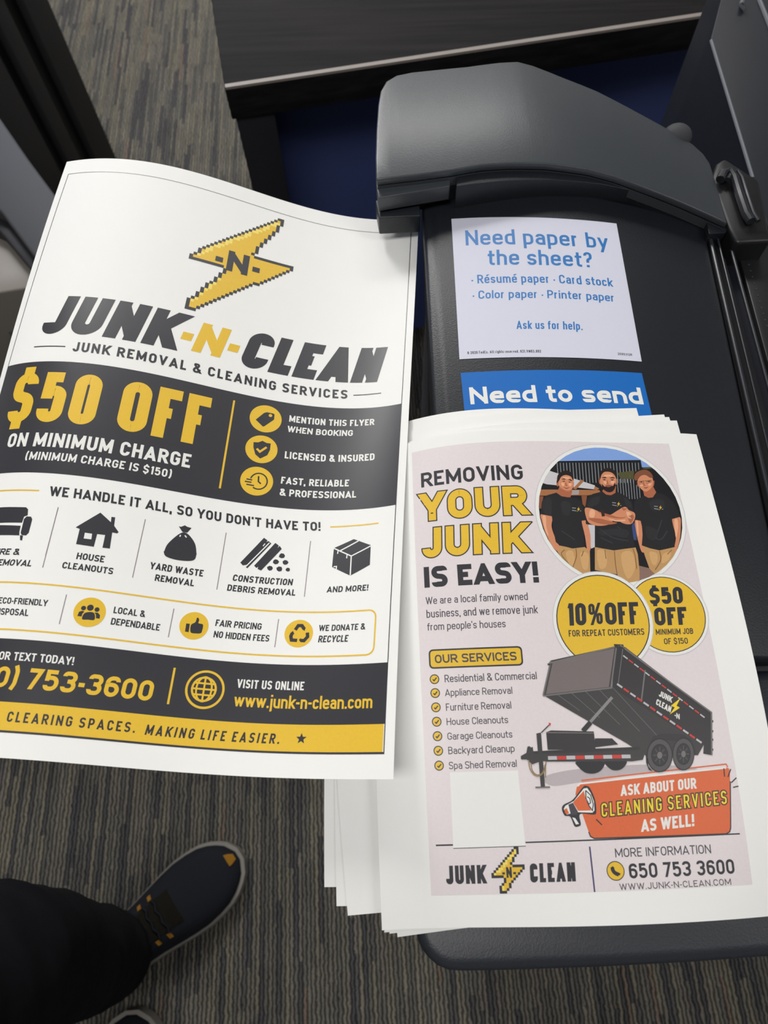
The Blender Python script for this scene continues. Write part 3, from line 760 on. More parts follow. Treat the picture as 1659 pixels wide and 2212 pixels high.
["T","printed_lettering","CALL OR TEXT TODAY!","white",[71.04,382.39],-24.74,28.85,4.41,-0.058,0,0.18,2,0,0.12],
["T","printed_headline","(650) 753-3600","yellow",[82.02,396.93],-43.54,61.69,11.02,0.034,0,0.2,2,0,0.12],
["L","printed_rule","yellow",[[152.49,377.45],[152.45,397.56]],1.2,2,0,0,0],
["C","printed_icon#14","yellow",[170.74,387.76],10.72,2,0],
["C","printed_icon#14","ink",[170.74,387.76],9.42,3,0],
["C","printed_icon#14","yellow",[170.15,387.67],7.05,4,0],
["C","printed_icon#14","ink",[170.15,387.67],5.85,5,0],
["L","printed_icon#14","yellow",[[170.15,380.82],[168.52,381.35],[167.15,382.83],[166.23,385.05],[165.9,387.67],[166.23,390.29],[167.15,392.51],[168.52,393.99],[170.15,394.51]],1.0,6,0,0,0],
["L","printed_icon#14","yellow",[[170.15,380.82],[170.15,381.35],[170.15,382.83],[170.15,385.05],[170.15,387.67],[170.15,390.29],[170.15,392.51],[170.15,393.99],[170.15,394.51]],1.0,6,0,0,0],
["L","printed_icon#14","yellow",[[170.15,380.82],[171.77,381.35],[173.15,382.83],[174.07,385.05],[174.39,387.67],[174.07,390.29],[173.15,392.51],[171.77,393.99],[170.15,394.51]],1.0,6,0,0,0],
["L","printed_icon#14","yellow",[[164.04,384.49],[176.26,384.49]],1.0,6,0,0,0],
["L","printed_icon#14","yellow",[[163.3,387.67],[176.99,387.67]],1.0,6,0,0,0],
["L","printed_icon#14","yellow",[[164.04,390.84],[176.26,390.84]],1.0,6,0,0,0],
["T","printed_lettering","VISIT US ONLINE","white",[222.7,385.38],-34.85,3.03,4.88,-0.001,0,0.18,2,0,0.12],
["T","printed_lettering","www.junk-n-clean.com","yellow",[217.17,395.65],-29.61,48.8,7.24,-0.014,0,0.16,2,0,0.08],
["T","printed_lettering","CLEARING SPACES.","ink",[78.38,414.1],-4.81,59.87,5.21,-0.015,0,0.18,2,0,0.3],
["T","printed_lettering","MAKING LIFE EASIER.","ink",[173.95,414.56],-30.51,41.14,5.35,0.109,0,0.18,2,0,0.3],
["P","printed_icon#15","ink",[[227.16,408.48],[227.91,410.5],[230.07,410.59],[228.38,411.94],[228.96,414.01],[227.16,412.82],[225.36,414.01],[225.94,411.94],[224.25,410.59],[226.4,410.5]],2,0,0],
["B","printed_lightning_bolt",[[167.93,20.81],[171.32,22.05],[170.41,31.32],[155.9,59.46],[155.75,65.08],[184.99,65.41],[185.32,68.39],[121.9,129.67],[114.01,130.54],[114.5,123.98],[133.98,89.64],[134.43,85.5],[109.52,85.2],[109.8,80.68]],2.5,2],
["T","printed_lightning_bolt","-N-","ink",[139.05,86.96],-11.39,21.24,19.32,-0.019,0,0.24,5,0,0.16]
]
FLYER_PRINT = [
["P","printed_pink_panel","pink",[[26.5,8.18],[194.69,8.18],[194.69,263.53],[26.5,263.53]],1,0,0],
["T","printed_headline","REMOVING","ink",[40.34,34.82],-8.42,55.2,10.16,0.011,0,0.19,2,0,0.13],
["T","printed_headline","YOUR","yellow",[81.18,58.77],-50.96,15.75,20.17,0.023,0,0.27,2,0.7,0.06],
["T","printed_headline","JUNK","yellow",[78.07,82.48],-48.16,16.85,20.2,0.048,0,0.27,2,0.7,0.08],
["T","printed_headline","IS EASY!","ink",[51.29,100.39],-20.26,46.95,12.82,-0.0,0,0.25,2,0,0.1],
["T","printed_lettering","We are a local family owned","ink2",[51.12,110.51],-19.72,39.61,4.42,0.014,0,0.12,2,0,0.1],
["T","printed_lettering","business, and we remove junk","ink2",[31.6,118.47],-0.19,64.06,4.76,-0.001,0,0.12,2,0,0.1],
["T","printed_lettering","from people's houses","ink2",[61.35,125.9],-29.91,15.11,4.34,0.022,0,0.12,2,0,0.1],
["P","printed_services_box","ink",[[82.13,136.82],[83.05,137.0],[83.83,137.52],[84.35,138.3],[84.53,139.22],[84.53,145.33],[84.35,146.25],[83.83,147.02],[83.05,147.54],[82.13,147.73],[33.92,147.73],[33.0,147.54],[32.23,147.02],[31.71,146.25],[31.52,145.33],[31.52,139.22],[31.71,138.3],[32.23,137.52],[33.0,137.0],[33.92,136.82]],2,0,0],
["P","printed_services_box","yellow",[[81.93,137.72],[82.58,137.85],[83.13,138.21],[83.5,138.77],[83.63,139.42],[83.63,145.13],[83.5,145.78],[83.13,146.33],[82.58,146.7],[81.93,146.83],[34.12,146.83],[33.47,146.7],[32.92,146.33],[32.55,145.78],[32.42,145.13],[32.42,139.42],[32.55,138.77],[32.92,138.21],[33.47,137.85],[34.12,137.72]],3,0,0],
["T","printed_lettering","OUR SERVICES","ink2",[54.79,144.72],-19.97,26.28,4.78,-0.025,0,0.18,4,0,0.12],
["C","printed_tick","ink",[34.11,153.46],2.7,2,0],
["C","printed_tick","yellow",[34.11,153.46],2.15,3,0],
["L","printed_tick","ink",[[33.15,153.53],[33.84,154.34],[35.28,152.63]],0.65,4,0,0,0],
["T","printed_lettering","Residential & Commercial","ink2",[39.73,155.45],0.01,51.68,4.14,-0.01,0,0.125,2,0,0.1],
["C","printed_tick","ink",[34.09,161.04],2.68,2,0],
["C","printed_tick","yellow",[34.09,161.04],2.13,3,0],
["L","printed_tick","ink",[[33.14,161.11],[33.82,161.9],[35.26,160.21]],0.65,4,0,0,0],
["T","printed_lettering","Appliance Removal","ink2",[60.27,162.92],-20.73,16.71,3.81,0.001,0,0.125,2,0,0.1],
["C","printed_tick","ink",[34.07,168.73],2.66,2,0],
["C","printed_tick","yellow",[34.07,168.73],2.11,3,0],
["L","printed_tick","ink",[[33.12,168.81],[33.8,169.59],[35.23,167.91]],0.65,4,0,0,0],
["T","printed_lettering","Furniture Removal","ink2",[39.67,170.82],-0.1,36.03,3.93,-0.012,0,0.125,2,0,0.1],
["C","printed_tick","ink",[34.09,176.39],2.65,2,0],
["C","printed_tick","yellow",[34.09,176.39],2.1,3,0],
["L","printed_tick","ink",[[33.15,176.46],[33.83,177.23],[35.24,175.58]],0.65,4,0,0,0],
["T","printed_lettering","House Cleanouts","ink2",[39.61,178.44],-0.12,33.69,3.77,0.001,0,0.125,2,0,0.1],
["C","printed_tick","ink",[34.12,184.0],2.63,2,0],
["C","printed_tick","yellow",[34.12,184.0],2.08,3,0],
["L","printed_tick","ink",[[33.18,184.07],[33.85,184.83],[35.26,183.2]],0.65,4,0,0,0],
["T","printed_lettering","Garage Cleanouts","ink2",[39.7,186.08],-0.21,35.28,3.73,0.0,0,0.125,2,0,0.1],
["C","printed_tick","ink",[34.13,191.58],2.62,2,0],
["C","printed_tick","yellow",[34.13,191.58],2.07,3,0],
["L","printed_tick","ink",[[33.2,191.65],[33.87,192.4],[35.27,190.78]],0.65,4,0,0,0],
["T","printed_lettering","Backyard Cleanup","ink2",[39.59,193.57],-0.1,35.98,3.84,0.003,0,0.125,2,0,0.1],
["C","printed_tick","ink",[34.14,199.23],2.6,2,0],
["C","printed_tick","yellow",[34.14,199.23],2.05,3,0],
["L","printed_tick","ink",[[33.22,199.3],[33.88,200.04],[35.28,198.44]],0.65,4,0,0,0],
["T","printed_lettering","Spa Shed Removal","ink2",[59.47,201.24],-20.05,16.63,3.75,0.001,0,0.125,2,0,0.1],
["P","printed_blank_square","paper",[[39.69,202.86],[76.43,203.05],[77.28,240.58],[39.31,240.62]],2,0,0],
["L","printed_rule","ink",[[39.3,240.78],[77.44,240.7]],0.35,3,0,0,0],
["L","printed_rule","ink",[[30.2,239.04],[39.22,239.08]],0.8,2,0,0,0],
["L","printed_rule","ink",[[77.41,238.96],[191.61,238.77]],0.7,2,0,0,0],
["T","printed_headline","JUNK","ink",[45.86,258.26],-11.16,9.83,9.06,0.009,0,0.22,2,0,0.11],
["T","printed_headline","CLEAN","ink",[83.74,258.32],-5.34,18.51,9.13,0.031,0,0.22,2,0,0.11],
["B","printed_lightning_bolt",[[72.16,240.76],[73.91,240.98],[73.74,242.98],[71.59,245.79],[70.22,249.15],[76.48,250.23],[76.39,251.3],[64.39,263.74],[61.57,263.58],[61.9,261.44],[64.47,257.74],[65.03,255.6],[58.48,255.56],[58.55,254.49],[60.33,252.26],[70.14,241.96]],1.25,2],
["T","printed_lightning_bolt","-N-","ink",[66.35,255.74],-2.25,4.95,5.17,-0.005,0,0.2,5,0,0.14],
["L","printed_rule","violet",[[110.89,242.0],[111.06,263.61]],0.8,2,0,0,0],
["T","printed_lettering","MORE INFORMATION","ink2",[123.97,247.64],-0.18,50.94,4.32,0.026,0,0.13,2,0,0.13],
["C","printed_icon#16","ink",[123.05,254.02],4.7,2,0],
["C","printed_icon#16","yellow",[123.05,254.02],4.25,3,0],
["L","printed_icon#16","ink",[[121.62,252.19],[121.64,253.53],[122.63,254.95],[124.47,255.84]],1.9,4,0,1,0],
["P","printed_icon#16","ink",[[120.84,252.56],[121.82,251.59],[122.49,252.61],[121.72,253.42],[120.99,253.39]],4,0,0],
["P","printed_icon#16","ink",[[123.6,255.97],[124.35,254.84],[125.51,255.38],[124.92,256.18]],4,0,0],
["T","printed_headline","650 753 3600","ink",[131.73,257.91],-1.79,54.44,7.09,0.02,0,0.18,2,0,0.12],
["T","printed_lettering","WWW.JUNK-N-CLEAN.COM","ink2",[180.25,263.14],-56.1,3.02,3.07,-0.013,0,0.14,2,0,0.2],
["P","printed_orange_badge","orange",[[106.23,216.14],[107.28,212.71],[108.74,210.83],[110.91,209.98],[157.21,207.48],[189.73,205.32],[191.25,206.16],[191.3,208.28],[187.05,235.77],[186.01,237.61],[184.23,238.37],[113.8,237.99],[111.88,237.1],[111.16,234.84]],3,0,0],
["L","printed_orange_badge","ink",[[111.16,234.84],[111.88,237.1],[113.78,238.13],[184.21,238.52],[186.26,237.62],[187.13,235.77],[190.73,212.55]],0.6,4,0,0,0],
["L","printed_orange_badge","orange",[[110.15,209.34],[132.04,207.77],[190.0,203.76],[190.64,205.36]],0.7,4,0,0,0],
["L","printed_orange_badge","white",[[107.76,212.11],[109.32,210.85],[131.83,209.32],[189.67,205.64]],0.9,4,0,0,0],
["T","printed_orange_badge","ASK ABOUT OUR","white",[148.68,216.86],-18.18,24.08,5.42,0.161,-0.0564,0.2,5,0,0.1],
["T","printed_orange_badge","CLEANING SERVICES","yellow2",[124.57,228.03],-6.08,64.13,7.74,0.135,-0.0592,0.2,6,0.55,0.08],
["T","printed_orange_badge","AS WELL!","white",[156.31,234.82],-17.26,12.53,5.94,0.175,-0.0622,0.21,5,0,0.1],
["P","printed_megaphone","ink",[[98.15,223.26],[99.45,221.02],[104.46,218.75],[110.6,212.67],[112.49,212.12],[114.42,213.35],[116.43,219.32],[116.3,225.25],[114.75,226.48],[107.6,226.0],[107.47,230.82],[106.12,231.98],[103.94,231.76],[102.23,227.18],[99.37,226.48]],7,1,0],
["P","printed_megaphone","white",[[99.14,223.14],[100.12,221.66],[105.05,219.39],[110.93,213.38],[112.87,213.14],[114.39,215.65],[115.7,219.91],[115.49,224.46],[114.21,225.55],[106.72,225.07],[105.1,224.86],[100.47,226.07]],8,0,0],
["P","printed_megaphone","orange",[[104.39,220.13],[110.88,214.53],[111.52,219.0],[113.77,224.4],[106.8,224.31]],9,0,0],
["P","printed_megaphone","orange",[[99.54,223.31],[100.82,222.82],[101.76,225.5],[100.49,225.92],[99.6,225.05]],9,0,0],
["P","printed_megaphone","ink2",[[101.82,221.1],[104.38,220.28],[106.59,224.76],[105.77,226.24],[102.66,226.29]],9,0,0],
["P","printed_megaphone","white",[[103.19,227.44],[104.77,227.87],[106.49,230.79],[104.83,231.03]],9,0,0],
["L","printed_megaphone","ink",[[111.89,214.41],[114.26,216.8],[115.19,221.41],[114.34,224.42],[112.81,222.09],[111.61,218.24],[111.89,214.41]],0.5,10,0,0,0],
["L","printed_megaphone","ink",[[112.36,217.5],[113.65,218.46],[113.81,220.6],[112.73,221.33],[112.25,219.79]],0.5,10,0,0,0],
["L","printed_orange_badge","ink",[[188.39,205.83],[188.07,210.12]],0.6,5,0,0,0],
["L","printed_orange_badge","ink",[[192.05,206.35],[189.86,210.34]],0.6,5,0,0,0],
["L","printed_orange_badge","ink",[[194.33,210.88],[191.09,213.34]],0.6,5,0,0,0],
["L","printed_orange_badge","ink",[[194.68,215.17],[191.69,215.68]],0.6,5,0,0,0],
["L","printed_orange_badge","ink",[[115.86,228.85],[118.62,231.73]],0.6,5,0,0,0],
["C","printed_round_photo","lilac",[147.63,56.82],47.33,2,0],
["C","printed_round_photo","white",[147.63,56.82],46.83,3,0],
["K",[147.63,56.82],44.63],
["P","printed_round_photo","sky",[[101.52,4.58],[214.54,1.54],[202.18,54.31],[96.17,54.17]],4,0,1],
["P","printed_round_photo","night",[[106.03,27.4],[117.33,22.33],[173.31,20.53],[173.23,25.7],[179.78,25.44],[203.21,49.71],[191.41,104.74],[95.22,102.82],[101.87,39.51]],5,0,1],
["L","printed_round_photo","slat",[[118.04,23.49],[117.28,37.31]],0.42,6,0,0,1],
["L","printed_round_photo","slat",[[120.06,23.47],[119.27,37.3]],0.42,6,0,0,1],
["L","printed_round_photo","slat",[[122.07,23.44],[121.25,37.29]],0.42,6,0,0,1],
["L","printed_round_photo","slat",[[124.1,23.41],[123.25,37.27]],0.42,6,0,0,1],
["L","printed_round_photo","slat",[[126.13,23.39],[125.24,37.26]],0.42,6,0,0,1],
["L","printed_round_photo","slat",[[128.16,23.35],[127.24,37.24]],0.42,6,0,0,1],
["L","printed_round_photo","slat",[[130.19,23.32],[129.25,37.22]],0.42,6,0,0,1],
["L","printed_round_photo","slat",[[132.23,23.29],[131.26,37.2]],0.42,6,0,0,1],
["L","printed_round_photo","slat",[[134.27,23.25],[133.27,37.18]],0.42,6,0,0,1],
["L","printed_round_photo","slat",[[136.32,23.21],[135.28,37.16]],0.42,6,0,0,1],
["L","printed_round_photo","slat",[[138.37,23.17],[137.3,37.13]],0.42,6,0,0,1],
["L","printed_round_photo","slat",[[140.42,23.14],[139.32,37.11]],0.42,6,0,0,1],
["L","printed_round_photo","slat",[[142.48,23.1],[141.35,37.08]],0.42,6,0,0,1],
["L","printed_round_photo","slat",[[144.54,23.06],[143.37,37.06]],0.42,6,0,0,1],
["L","printed_round_photo","slat",[[146.6,23.02],[145.4,37.03]],0.42,6,0,0,1],
["L","printed_round_photo","slat",[[148.66,22.97],[147.43,37.0]],0.42,6,0,0,1],
["L","printed_round_photo","slat",[[150.73,22.93],[149.47,36.97]],0.42,6,0,0,1],
["L","printed_round_photo","slat",[[152.79,22.89],[151.5,36.95]],0.42,6,0,0,1],
["L","printed_round_photo","slat",[[154.86,22.85],[153.54,36.92]],0.42,6,0,0,1],
["L","printed_round_photo","slat",[[156.93,22.81],[155.58,36.89]],0.42,6,0,0,1],
["L","printed_round_photo","slat",[[159.0,22.78],[157.62,36.87]],0.42,6,0,0,1],
["L","printed_round_photo","slat",[[161.08,22.74],[159.66,36.84]],0.42,6,0,0,1],
["L","printed_round_photo","slat",[[163.15,22.7],[161.71,36.81]],0.42,6,0,0,1],
["L","printed_round_photo","slat",[[165.22,22.66],[163.75,36.79]],0.42,6,0,0,1],
["L","printed_round_photo","slat",[[167.3,22.63],[165.8,36.76]],0.42,6,0,0,1],
["L","printed_round_photo","slat",[[169.37,22.59],[167.84,36.74]],0.42,6,0,0,1],
["L","printed_round_photo","slat",[[171.45,22.55],[169.89,36.72]],0.42,6,0,0,1],
["L","printed_round_photo","slat",[[155.45,34.19],[154.25,47.94]],0.38,6,0,0,1],
["L","printed_round_photo","slat",[[157.2,34.17],[155.98,47.93]],0.38,6,0,0,1],
["L","printed_round_photo","slat",[[158.96,34.14],[157.71,47.92]],0.38,6,0,0,1],
["L","printed_round_photo","slat",[[160.72,34.12],[159.43,47.9]],0.38,6,0,0,1],
["L","printed_round_photo","slat",[[162.47,34.09],[161.16,47.89]],0.38,6,0,0,1],
["L","printed_round_photo","slat",[[164.23,34.07],[162.89,47.88]],0.38,6,0,0,1],
["L","printed_round_photo","slat",[[165.99,34.05],[164.63,47.86]],0.38,6,0,0,1],
["L","printed_round_photo","slat",[[167.75,34.02],[166.36,47.85]],0.38,6,0,0,1],
["L","printed_round_photo","slat",[[169.5,34.0],[168.09,47.84]],0.38,6,0,0,1],
["P","printed_round_photo","olive",[[156.17,29.91],[167.48,28.16],[167.09,34.42],[157.71,33.77]],6,0,1],
["P","printed_round_photo","olive",[[173.45,25.7],[179.41,25.45],[180.33,26.39],[174.27,27.27]],6,0,1],
["P","printed_round_photo","panelw",[[112.56,29.09],[140.22,38.78],[140.51,41.66],[107.62,38.05],[107.05,36.92]],7,0,1],
["P","printed_round_photo","night",[[107.0,37.3],[116.43,40.7],[115.59,41.83],[106.49,41.8]],8,0,1],
["P","printed_round_photo","wood",[[125.95,41.04],[132.16,34.9],[133.58,36.03],[127.62,41.78]],8,0,1],
["P","printed_round_photo","wood",[[104.75,41.78],[142.61,42.01],[143.4,43.9],[134.92,45.63],[104.29,45.86]],8,0,1],
["P","printed_round_photo","wood2",[[124.02,42.18],[129.71,42.14],[128.94,45.15],[123.95,45.39]],9,0,1],
["P","printed_round_photo","wood",[[140.13,39.39],[142.79,40.87],[141.17,42.03],[139.07,41.67]],8,0,1],
["P","printed_round_photo","rust",[[103.21,46.22],[106.67,46.26],[104.39,54.31],[102.33,54.28]],8,0,1],
["P","printed_round_photo","rust",[[130.61,45.88],[134.17,45.86],[132.0,53.67],[130.55,51.46]],8,0,1],
["P","printed_round_photo","panelw",[[132.24,64.6],[136.33,65.33],[134.36,79.2],[131.81,80.23]],8,0,1],
["P","printed_round_photo","bluebox",[[158.72,63.87],[162.61,63.87],[161.04,75.1],[158.31,74.73]],8,0,1],
["P","printed_round_photo","ground",[[159.4,90.96],[167.24,93.15],[171.38,104.23],[151.18,103.86]],7,0,1],
["P","printed_round_photo","ground",[[165.88,93.13],[184.42,82.15],[178.09,104.38],[157.92,103.98]],6,0,1],
["P","printed_round_photo","khaki",[[112.29,77.94],[115.94,78.68],[120.57,79.78],[127.87,78.94],[130.93,81.63],[129.33,96.08],[118.66,95.24],[113.08,85.58],[111.01,81.4]],9,0,1],
["P","printed_round_photo","skin",[[103.85,57.93],[110.35,59.45],[109.39,65.9],[110.57,72.3],[112.68,78.64],[111.01,81.4],[108.23,77.88],[105.37,70.11],[104.04,63.69]],10,1,1],
["P","printed_round_photo","skin",[[128.49,62.43],[131.19,62.07],[132.39,67.48],[132.57,73.19],[131.19,81.28],[129.41,80.22],[129.22,72.46]],10,1,1],
["P","printed_round_photo","skin2",[[117.63,39.57],[125.79,39.53],[124.83,44.05],[123.34,47.33],[117.84,46.3],[115.53,43.47]],10,0,1],
["P","printed_round_photo","tee",[[114.98,43.92],[117.84,46.3],[121.97,47.04],[123.54,46.89],[127.52,47.76],[130.04,49.98],[130.99,55.88],[131.19,62.07],[128.35,62.43],[128.58,71.04],[128.04,79.15],[120.55,79.99],[115.94,78.68],[112.97,77.95],[110.84,75.82],[110.29,68.76],[110.35,59.45],[103.64,57.93],[105.22,49.93],[108.11,45.9]],11,0,1],
["P","printed_round_photo","skin2",[[116.01,36.17],[116.95,35.41],[117.12,38.06],[116.39,39.95],[115.82,38.82]],11,1,1],
["P","printed_round_photo","skin2",[[126.24,37.25],[127.01,36.86],[126.26,40.28],[125.59,41.04]],11,1,1],
["P","printed_round_photo","hair",[[116.29,37.31],[117.08,32.75],[119.17,30.28],[122.93,28.86],[126.01,29.99],[127.19,33.43],[126.66,35.73],[125.6,33.06],[122.53,31.94],[119.52,33.11],[117.76,35.79]],11,1,1],
["P","printed_round_photo","skin",[[117.59,34.27],[119.82,30.82],[123.14,30.02],[126.16,31.52],[126.98,34.96],[126.15,39.52],[123.97,42.55],[121.75,43.31],[119.07,42.19],[117.28,39.57]],12,1,1],
["P","printed_round_photo","hair",[[116.29,37.31],[117.08,32.75],[119.17,30.28],[122.93,28.86],[126.01,29.99],[127.19,33.43],[126.66,35.73],[125.6,33.06],[122.53,31.94],[119.52,33.11],[117.76,35.79]],13,1,1],
["P","printed_round_photo","hair",[[119.27,35.02],[121.15,34.25],[121.98,35.0],[120.55,35.01]],13,1,1],
["P","printed_round_photo","hair",[[123.53,35.14],[125.34,34.98],[126.11,36.11],[124.54,35.59]],13,1,1],
["P","printed_round_photo","dark2",[[119.48,36.16],[121.29,35.92],[121.07,36.53]],13,1,1],
["P","printed_round_photo","dark2",[[123.7,36.51],[125.33,36.65],[123.99,37.04]],13,1,1],
["P","printed_round_photo","skin2",[[121.92,36.52],[122.34,38.79],[122.83,39.32],[121.22,39.18]],13,1,1],
["P","printed_round_photo","lip",[[119.71,39.94],[121.73,40.68],[123.91,40.29],[121.64,41.44]],13,1,1],
["P","printed_round_photo","skin2",[[117.63,39.57],[119.07,42.19],[121.77,43.16],[123.99,42.4],[121.49,42.56],[119.16,41.44]],13,1,1],
["P","printed_round_photo","khaki",[[134.36,79.2],[140.41,80.3],[145.77,81.39],[152.14,80.52],[159.58,79.58],[160.23,83.97],[159.5,94.42],[157.92,103.98],[148.49,103.82],[145.57,96.3],[132.4,93.39]],9,0,1],
["P","printed_round_photo","skin2",[[146.51,40.07],[153.89,39.22],[152.77,43.8],[149.62,45.5],[146.46,45.0],[144.3,42.75]],10,0,1],
["P","printed_round_photo","tee",[[144.26,42.98],[146.46,45.0],[149.26,45.5],[151.93,44.57],[153.98,43.03],[159.25,46.01],[162.21,49.77],[162.53,59.46],[159.41,66.06],[159.25,73.3],[159.21,79.72],[152.14,80.52],[145.77,81.39],[139.72,80.29],[134.36,79.2],[136.33,65.33],[130.84,64.6],[131.55,54.41],[133.9,47.73],[137.91,44.7]],11,0,1],
["P","printed_round_photo","skin2",[[143.35,34.37],[144.31,33.82],[144.24,37.04],[143.56,38.2],[143.14,36.68]],11,1,1],
["P","printed_round_photo","skin2",[[154.51,34.59],[155.39,34.58],[154.93,37.29],[153.87,38.45]],11,1,1],
["P","printed_round_photo","hair",[[143.61,35.52],[144.7,30.87],[146.59,28.12],[149.74,26.73],[153.32,27.22],[155.37,30.31],[155.02,34.59],[154.08,31.5],[151.83,29.59],[148.21,29.41],[145.88,31.24],[144.58,33.97]],11,1,1],
["P","printed_round_photo","skin",[[144.21,33.97],[146.22,30.46],[149.4,28.85],[152.61,29.34],[154.68,32.27],[154.4,36.14],[152.67,40.0],[150.13,42.31],[147.54,42.72],[145.31,40.85],[144.12,37.81]],12,1,1],
["P","printed_round_photo","hair",[[143.61,35.52],[144.7,30.87],[146.59,28.12],[149.74,26.73],[153.32,27.22],[155.37,30.31],[155.02,34.59],[154.08,31.5],[151.83,29.59],[148.21,29.41],[145.88,31.24],[144.58,33.97]],13,1,1],
["P","printed_round_photo","hair",[[144.85,37.8],[146.58,39.69],[148.91,38.67],[151.73,39.09],[153.54,36.92],[153.18,39.99],[151.15,42.68],[148.5,43.47],[146.16,42.36],[144.87,40.47]],13,1,1],
["P","printed_round_photo","lip",[[146.66,39.15],[148.96,38.36],[151.41,38.87],[148.83,40.04]],14,1,1],
["P","printed_round_photo","hair",[[145.22,33.57],[147.64,32.99],[148.61,33.75],[146.78,33.78]],13,1,1],
["P","printed_round_photo","hair",[[150.43,33.73],[152.72,33.07],[154.2,33.82],[152.45,33.85]],13,1,1],
["P","printed_round_photo","dark2",[[145.76,34.72],[147.75,34.54],[147.27,35.31]],13,1,1],
["P","printed_round_photo","dark2",[[150.84,34.8],[153.05,34.61],[152.34,35.4]],13,1,1],
["P","printed_round_photo","skin2",[[148.97,34.67],[149.22,37.59],[150.14,37.73],[147.94,37.91]],13,1,1],
["P","printed_round_photo","skin",[[131.55,54.41],[135.11,54.17],[139.11,55.85],[145.75,58.77],[151.89,55.8],[155.83,53.55],[158.0,53.39],[159.45,55.39],[162.7,57.24],[162.27,60.94],[159.33,64.46],[154.77,64.24],[149.53,61.69],[144.79,64.97],[137.67,65.69],[133.03,63.88],[131.58,60.26]],12,1,1],
["P","printed_round_photo","skin2",[[132.74,60.98],[137.93,63.88],[144.79,64.97],[150.6,63.88],[146.54,62.79],[139.76,60.98]],13,1,1],
["P","printed_round_photo","skin2",[[139.05,56.22],[145.58,59.87],[153.19,60.95],[156.92,59.84],[152.6,60.22],[146.51,58.4]],13,1,1],
["P","printed_round_photo","skin2",[[155.11,53.55],[157.14,54.29],[159.05,53.53],[156.17,55.78]],13,1,1],
["P","printed_round_photo","skin2",[[158.78,57.25],[161.96,59.46],[159.43,63.87],[158.03,61.68]],13,1,1],
["P","printed_round_photo","dark2",[[141.43,55.47],[143.5,54.95],[143.51,59.51],[141.51,59.66]],14,0,1],
["P","printed_round_photo","khaki",[[163.62,78.33],[168.17,80.15],[174.14,81.65],[183.95,79.28],[184.42,82.15],[181.39,90.6],[169.23,97.34],[165.88,93.13],[164.47,85.42]],9,0,1],
["P","printed_round_photo","skin",[[162.22,62.04],[165.68,62.56],[165.6,68.99],[164.32,78.34],[164.27,82.6],[162.66,81.88],[161.8,74.75],[161.63,67.52]],10,1,1],
["P","printed_round_photo","skin",[[185.9,61.36],[191.12,60.13],[190.42,66.23],[187.93,75.0],[183.93,82.86],[183.32,80.7],[185.93,72.79]],10,1,1],
["P","printed_round_photo","skin2",[[170.93,41.33],[177.92,38.96],[179.29,43.19],[176.46,46.65],[173.5,47.05],[171.03,45.54]],10,0,1],
["P","printed_round_photo","tee",[[170.89,45.54],[173.5,47.05],[177.18,46.65],[179.65,43.19],[184.71,45.09],[188.84,49.68],[190.41,54.24],[191.16,59.9],[185.76,61.36],[185.62,69.13],[183.88,79.64],[174.14,81.65],[168.17,80.15],[163.62,78.33],[165.95,68.99],[165.7,62.41],[161.93,61.67],[163.51,50.51],[165.35,48.24]],11,0,1],
["P","printed_round_photo","skin2",[[167.98,35.96],[168.93,35.56],[168.59,39.05],[167.86,39.06]],11,1,1],
["P","printed_round_photo","skin2",[[178.52,35.07],[179.54,35.45],[178.58,38.57],[177.63,38.96]],11,1,1],
["P","printed_round_photo","hair",[[166.35,33.65],[167.57,29.73],[171.31,27.31],[175.08,26.86],[178.4,28.79],[179.71,32.71],[178.88,35.84],[177.72,34.3],[176.11,33.14],[172.95,34.35],[170.97,33.2],[169.22,34.78],[167.49,38.29],[166.45,35.98]],11,1,1],
["P","printed_round_photo","skin",[[168.92,34.4],[171.33,31.24],[175.15,30.41],[178.17,31.94],[178.66,35.85],[177.05,39.74],[173.63,42.46],[171.45,42.48],[169.33,40.2],[168.58,37.5]],12,1,1],
["P","printed_round_photo","lip",[[171.55,39.94],[173.4,39.77],[174.93,39.37],[173.09,40.7]],13,1,1],
["P","printed_round_photo","skin2",[[172.66,35.91],[172.82,38.23],[173.77,38.61],[171.77,38.78]],13,1,1],
["P","printed_round_photo","dark2",[[169.71,36.1],[171.59,35.77],[171.09,36.55]],13,1,1],
["P","printed_round_photo","dark2",[[174.52,35.73],[176.81,35.24],[176.13,36.11]],13,1,1],
["P","printed_round_photo","skin3",[[118.98,37.3],[120.71,37.67],[120.11,39.56],[119.1,39.19]],13,1,1],
["P","printed_round_photo","skin3",[[123.55,37.65],[125.45,37.86],[124.72,39.53],[123.54,39.39]],13,1,1],
["P","printed_round_photo","skin3",[[120.91,33.33],[124.83,33.45],[123.96,34.61],[121.12,34.48]],13,1,1],
["P","printed_round_photo","skin3",[[146.45,35.86],[148.19,36.38],[147.6,37.77],[146.36,37.4]],13,1,1],
["P","printed_round_photo","skin3",[[151.18,35.8],[153.37,35.77],[152.57,37.55],[151.11,37.57]],13,1,1],
["P","printed_round_photo","skin3",[[147.49,31.6],[152.27,31.37],[152.46,32.46],[147.69,32.68]],13,1,1],
["P","printed_round_photo","skin3",[[169.82,37.49],[171.43,37.86],[170.92,39.02],[169.78,38.88]],13,1,1],
["P","printed_round_photo","skin3",[[175.33,37.28],[177.27,36.64],[176.44,38.35],[175.21,38.67]],13,1,1],
["P","printed_round_photo","skin3",[[104.51,59.38],[106.55,59.55],[106.18,65.86],[106.91,71.54],[105.71,70.11],[104.64,64.41]],13,1,1],
["P","printed_round_photo","skin3",[[134.97,55.13],[137.69,55.86],[136.35,60.25],[133.65,59.53]],13,1,1],
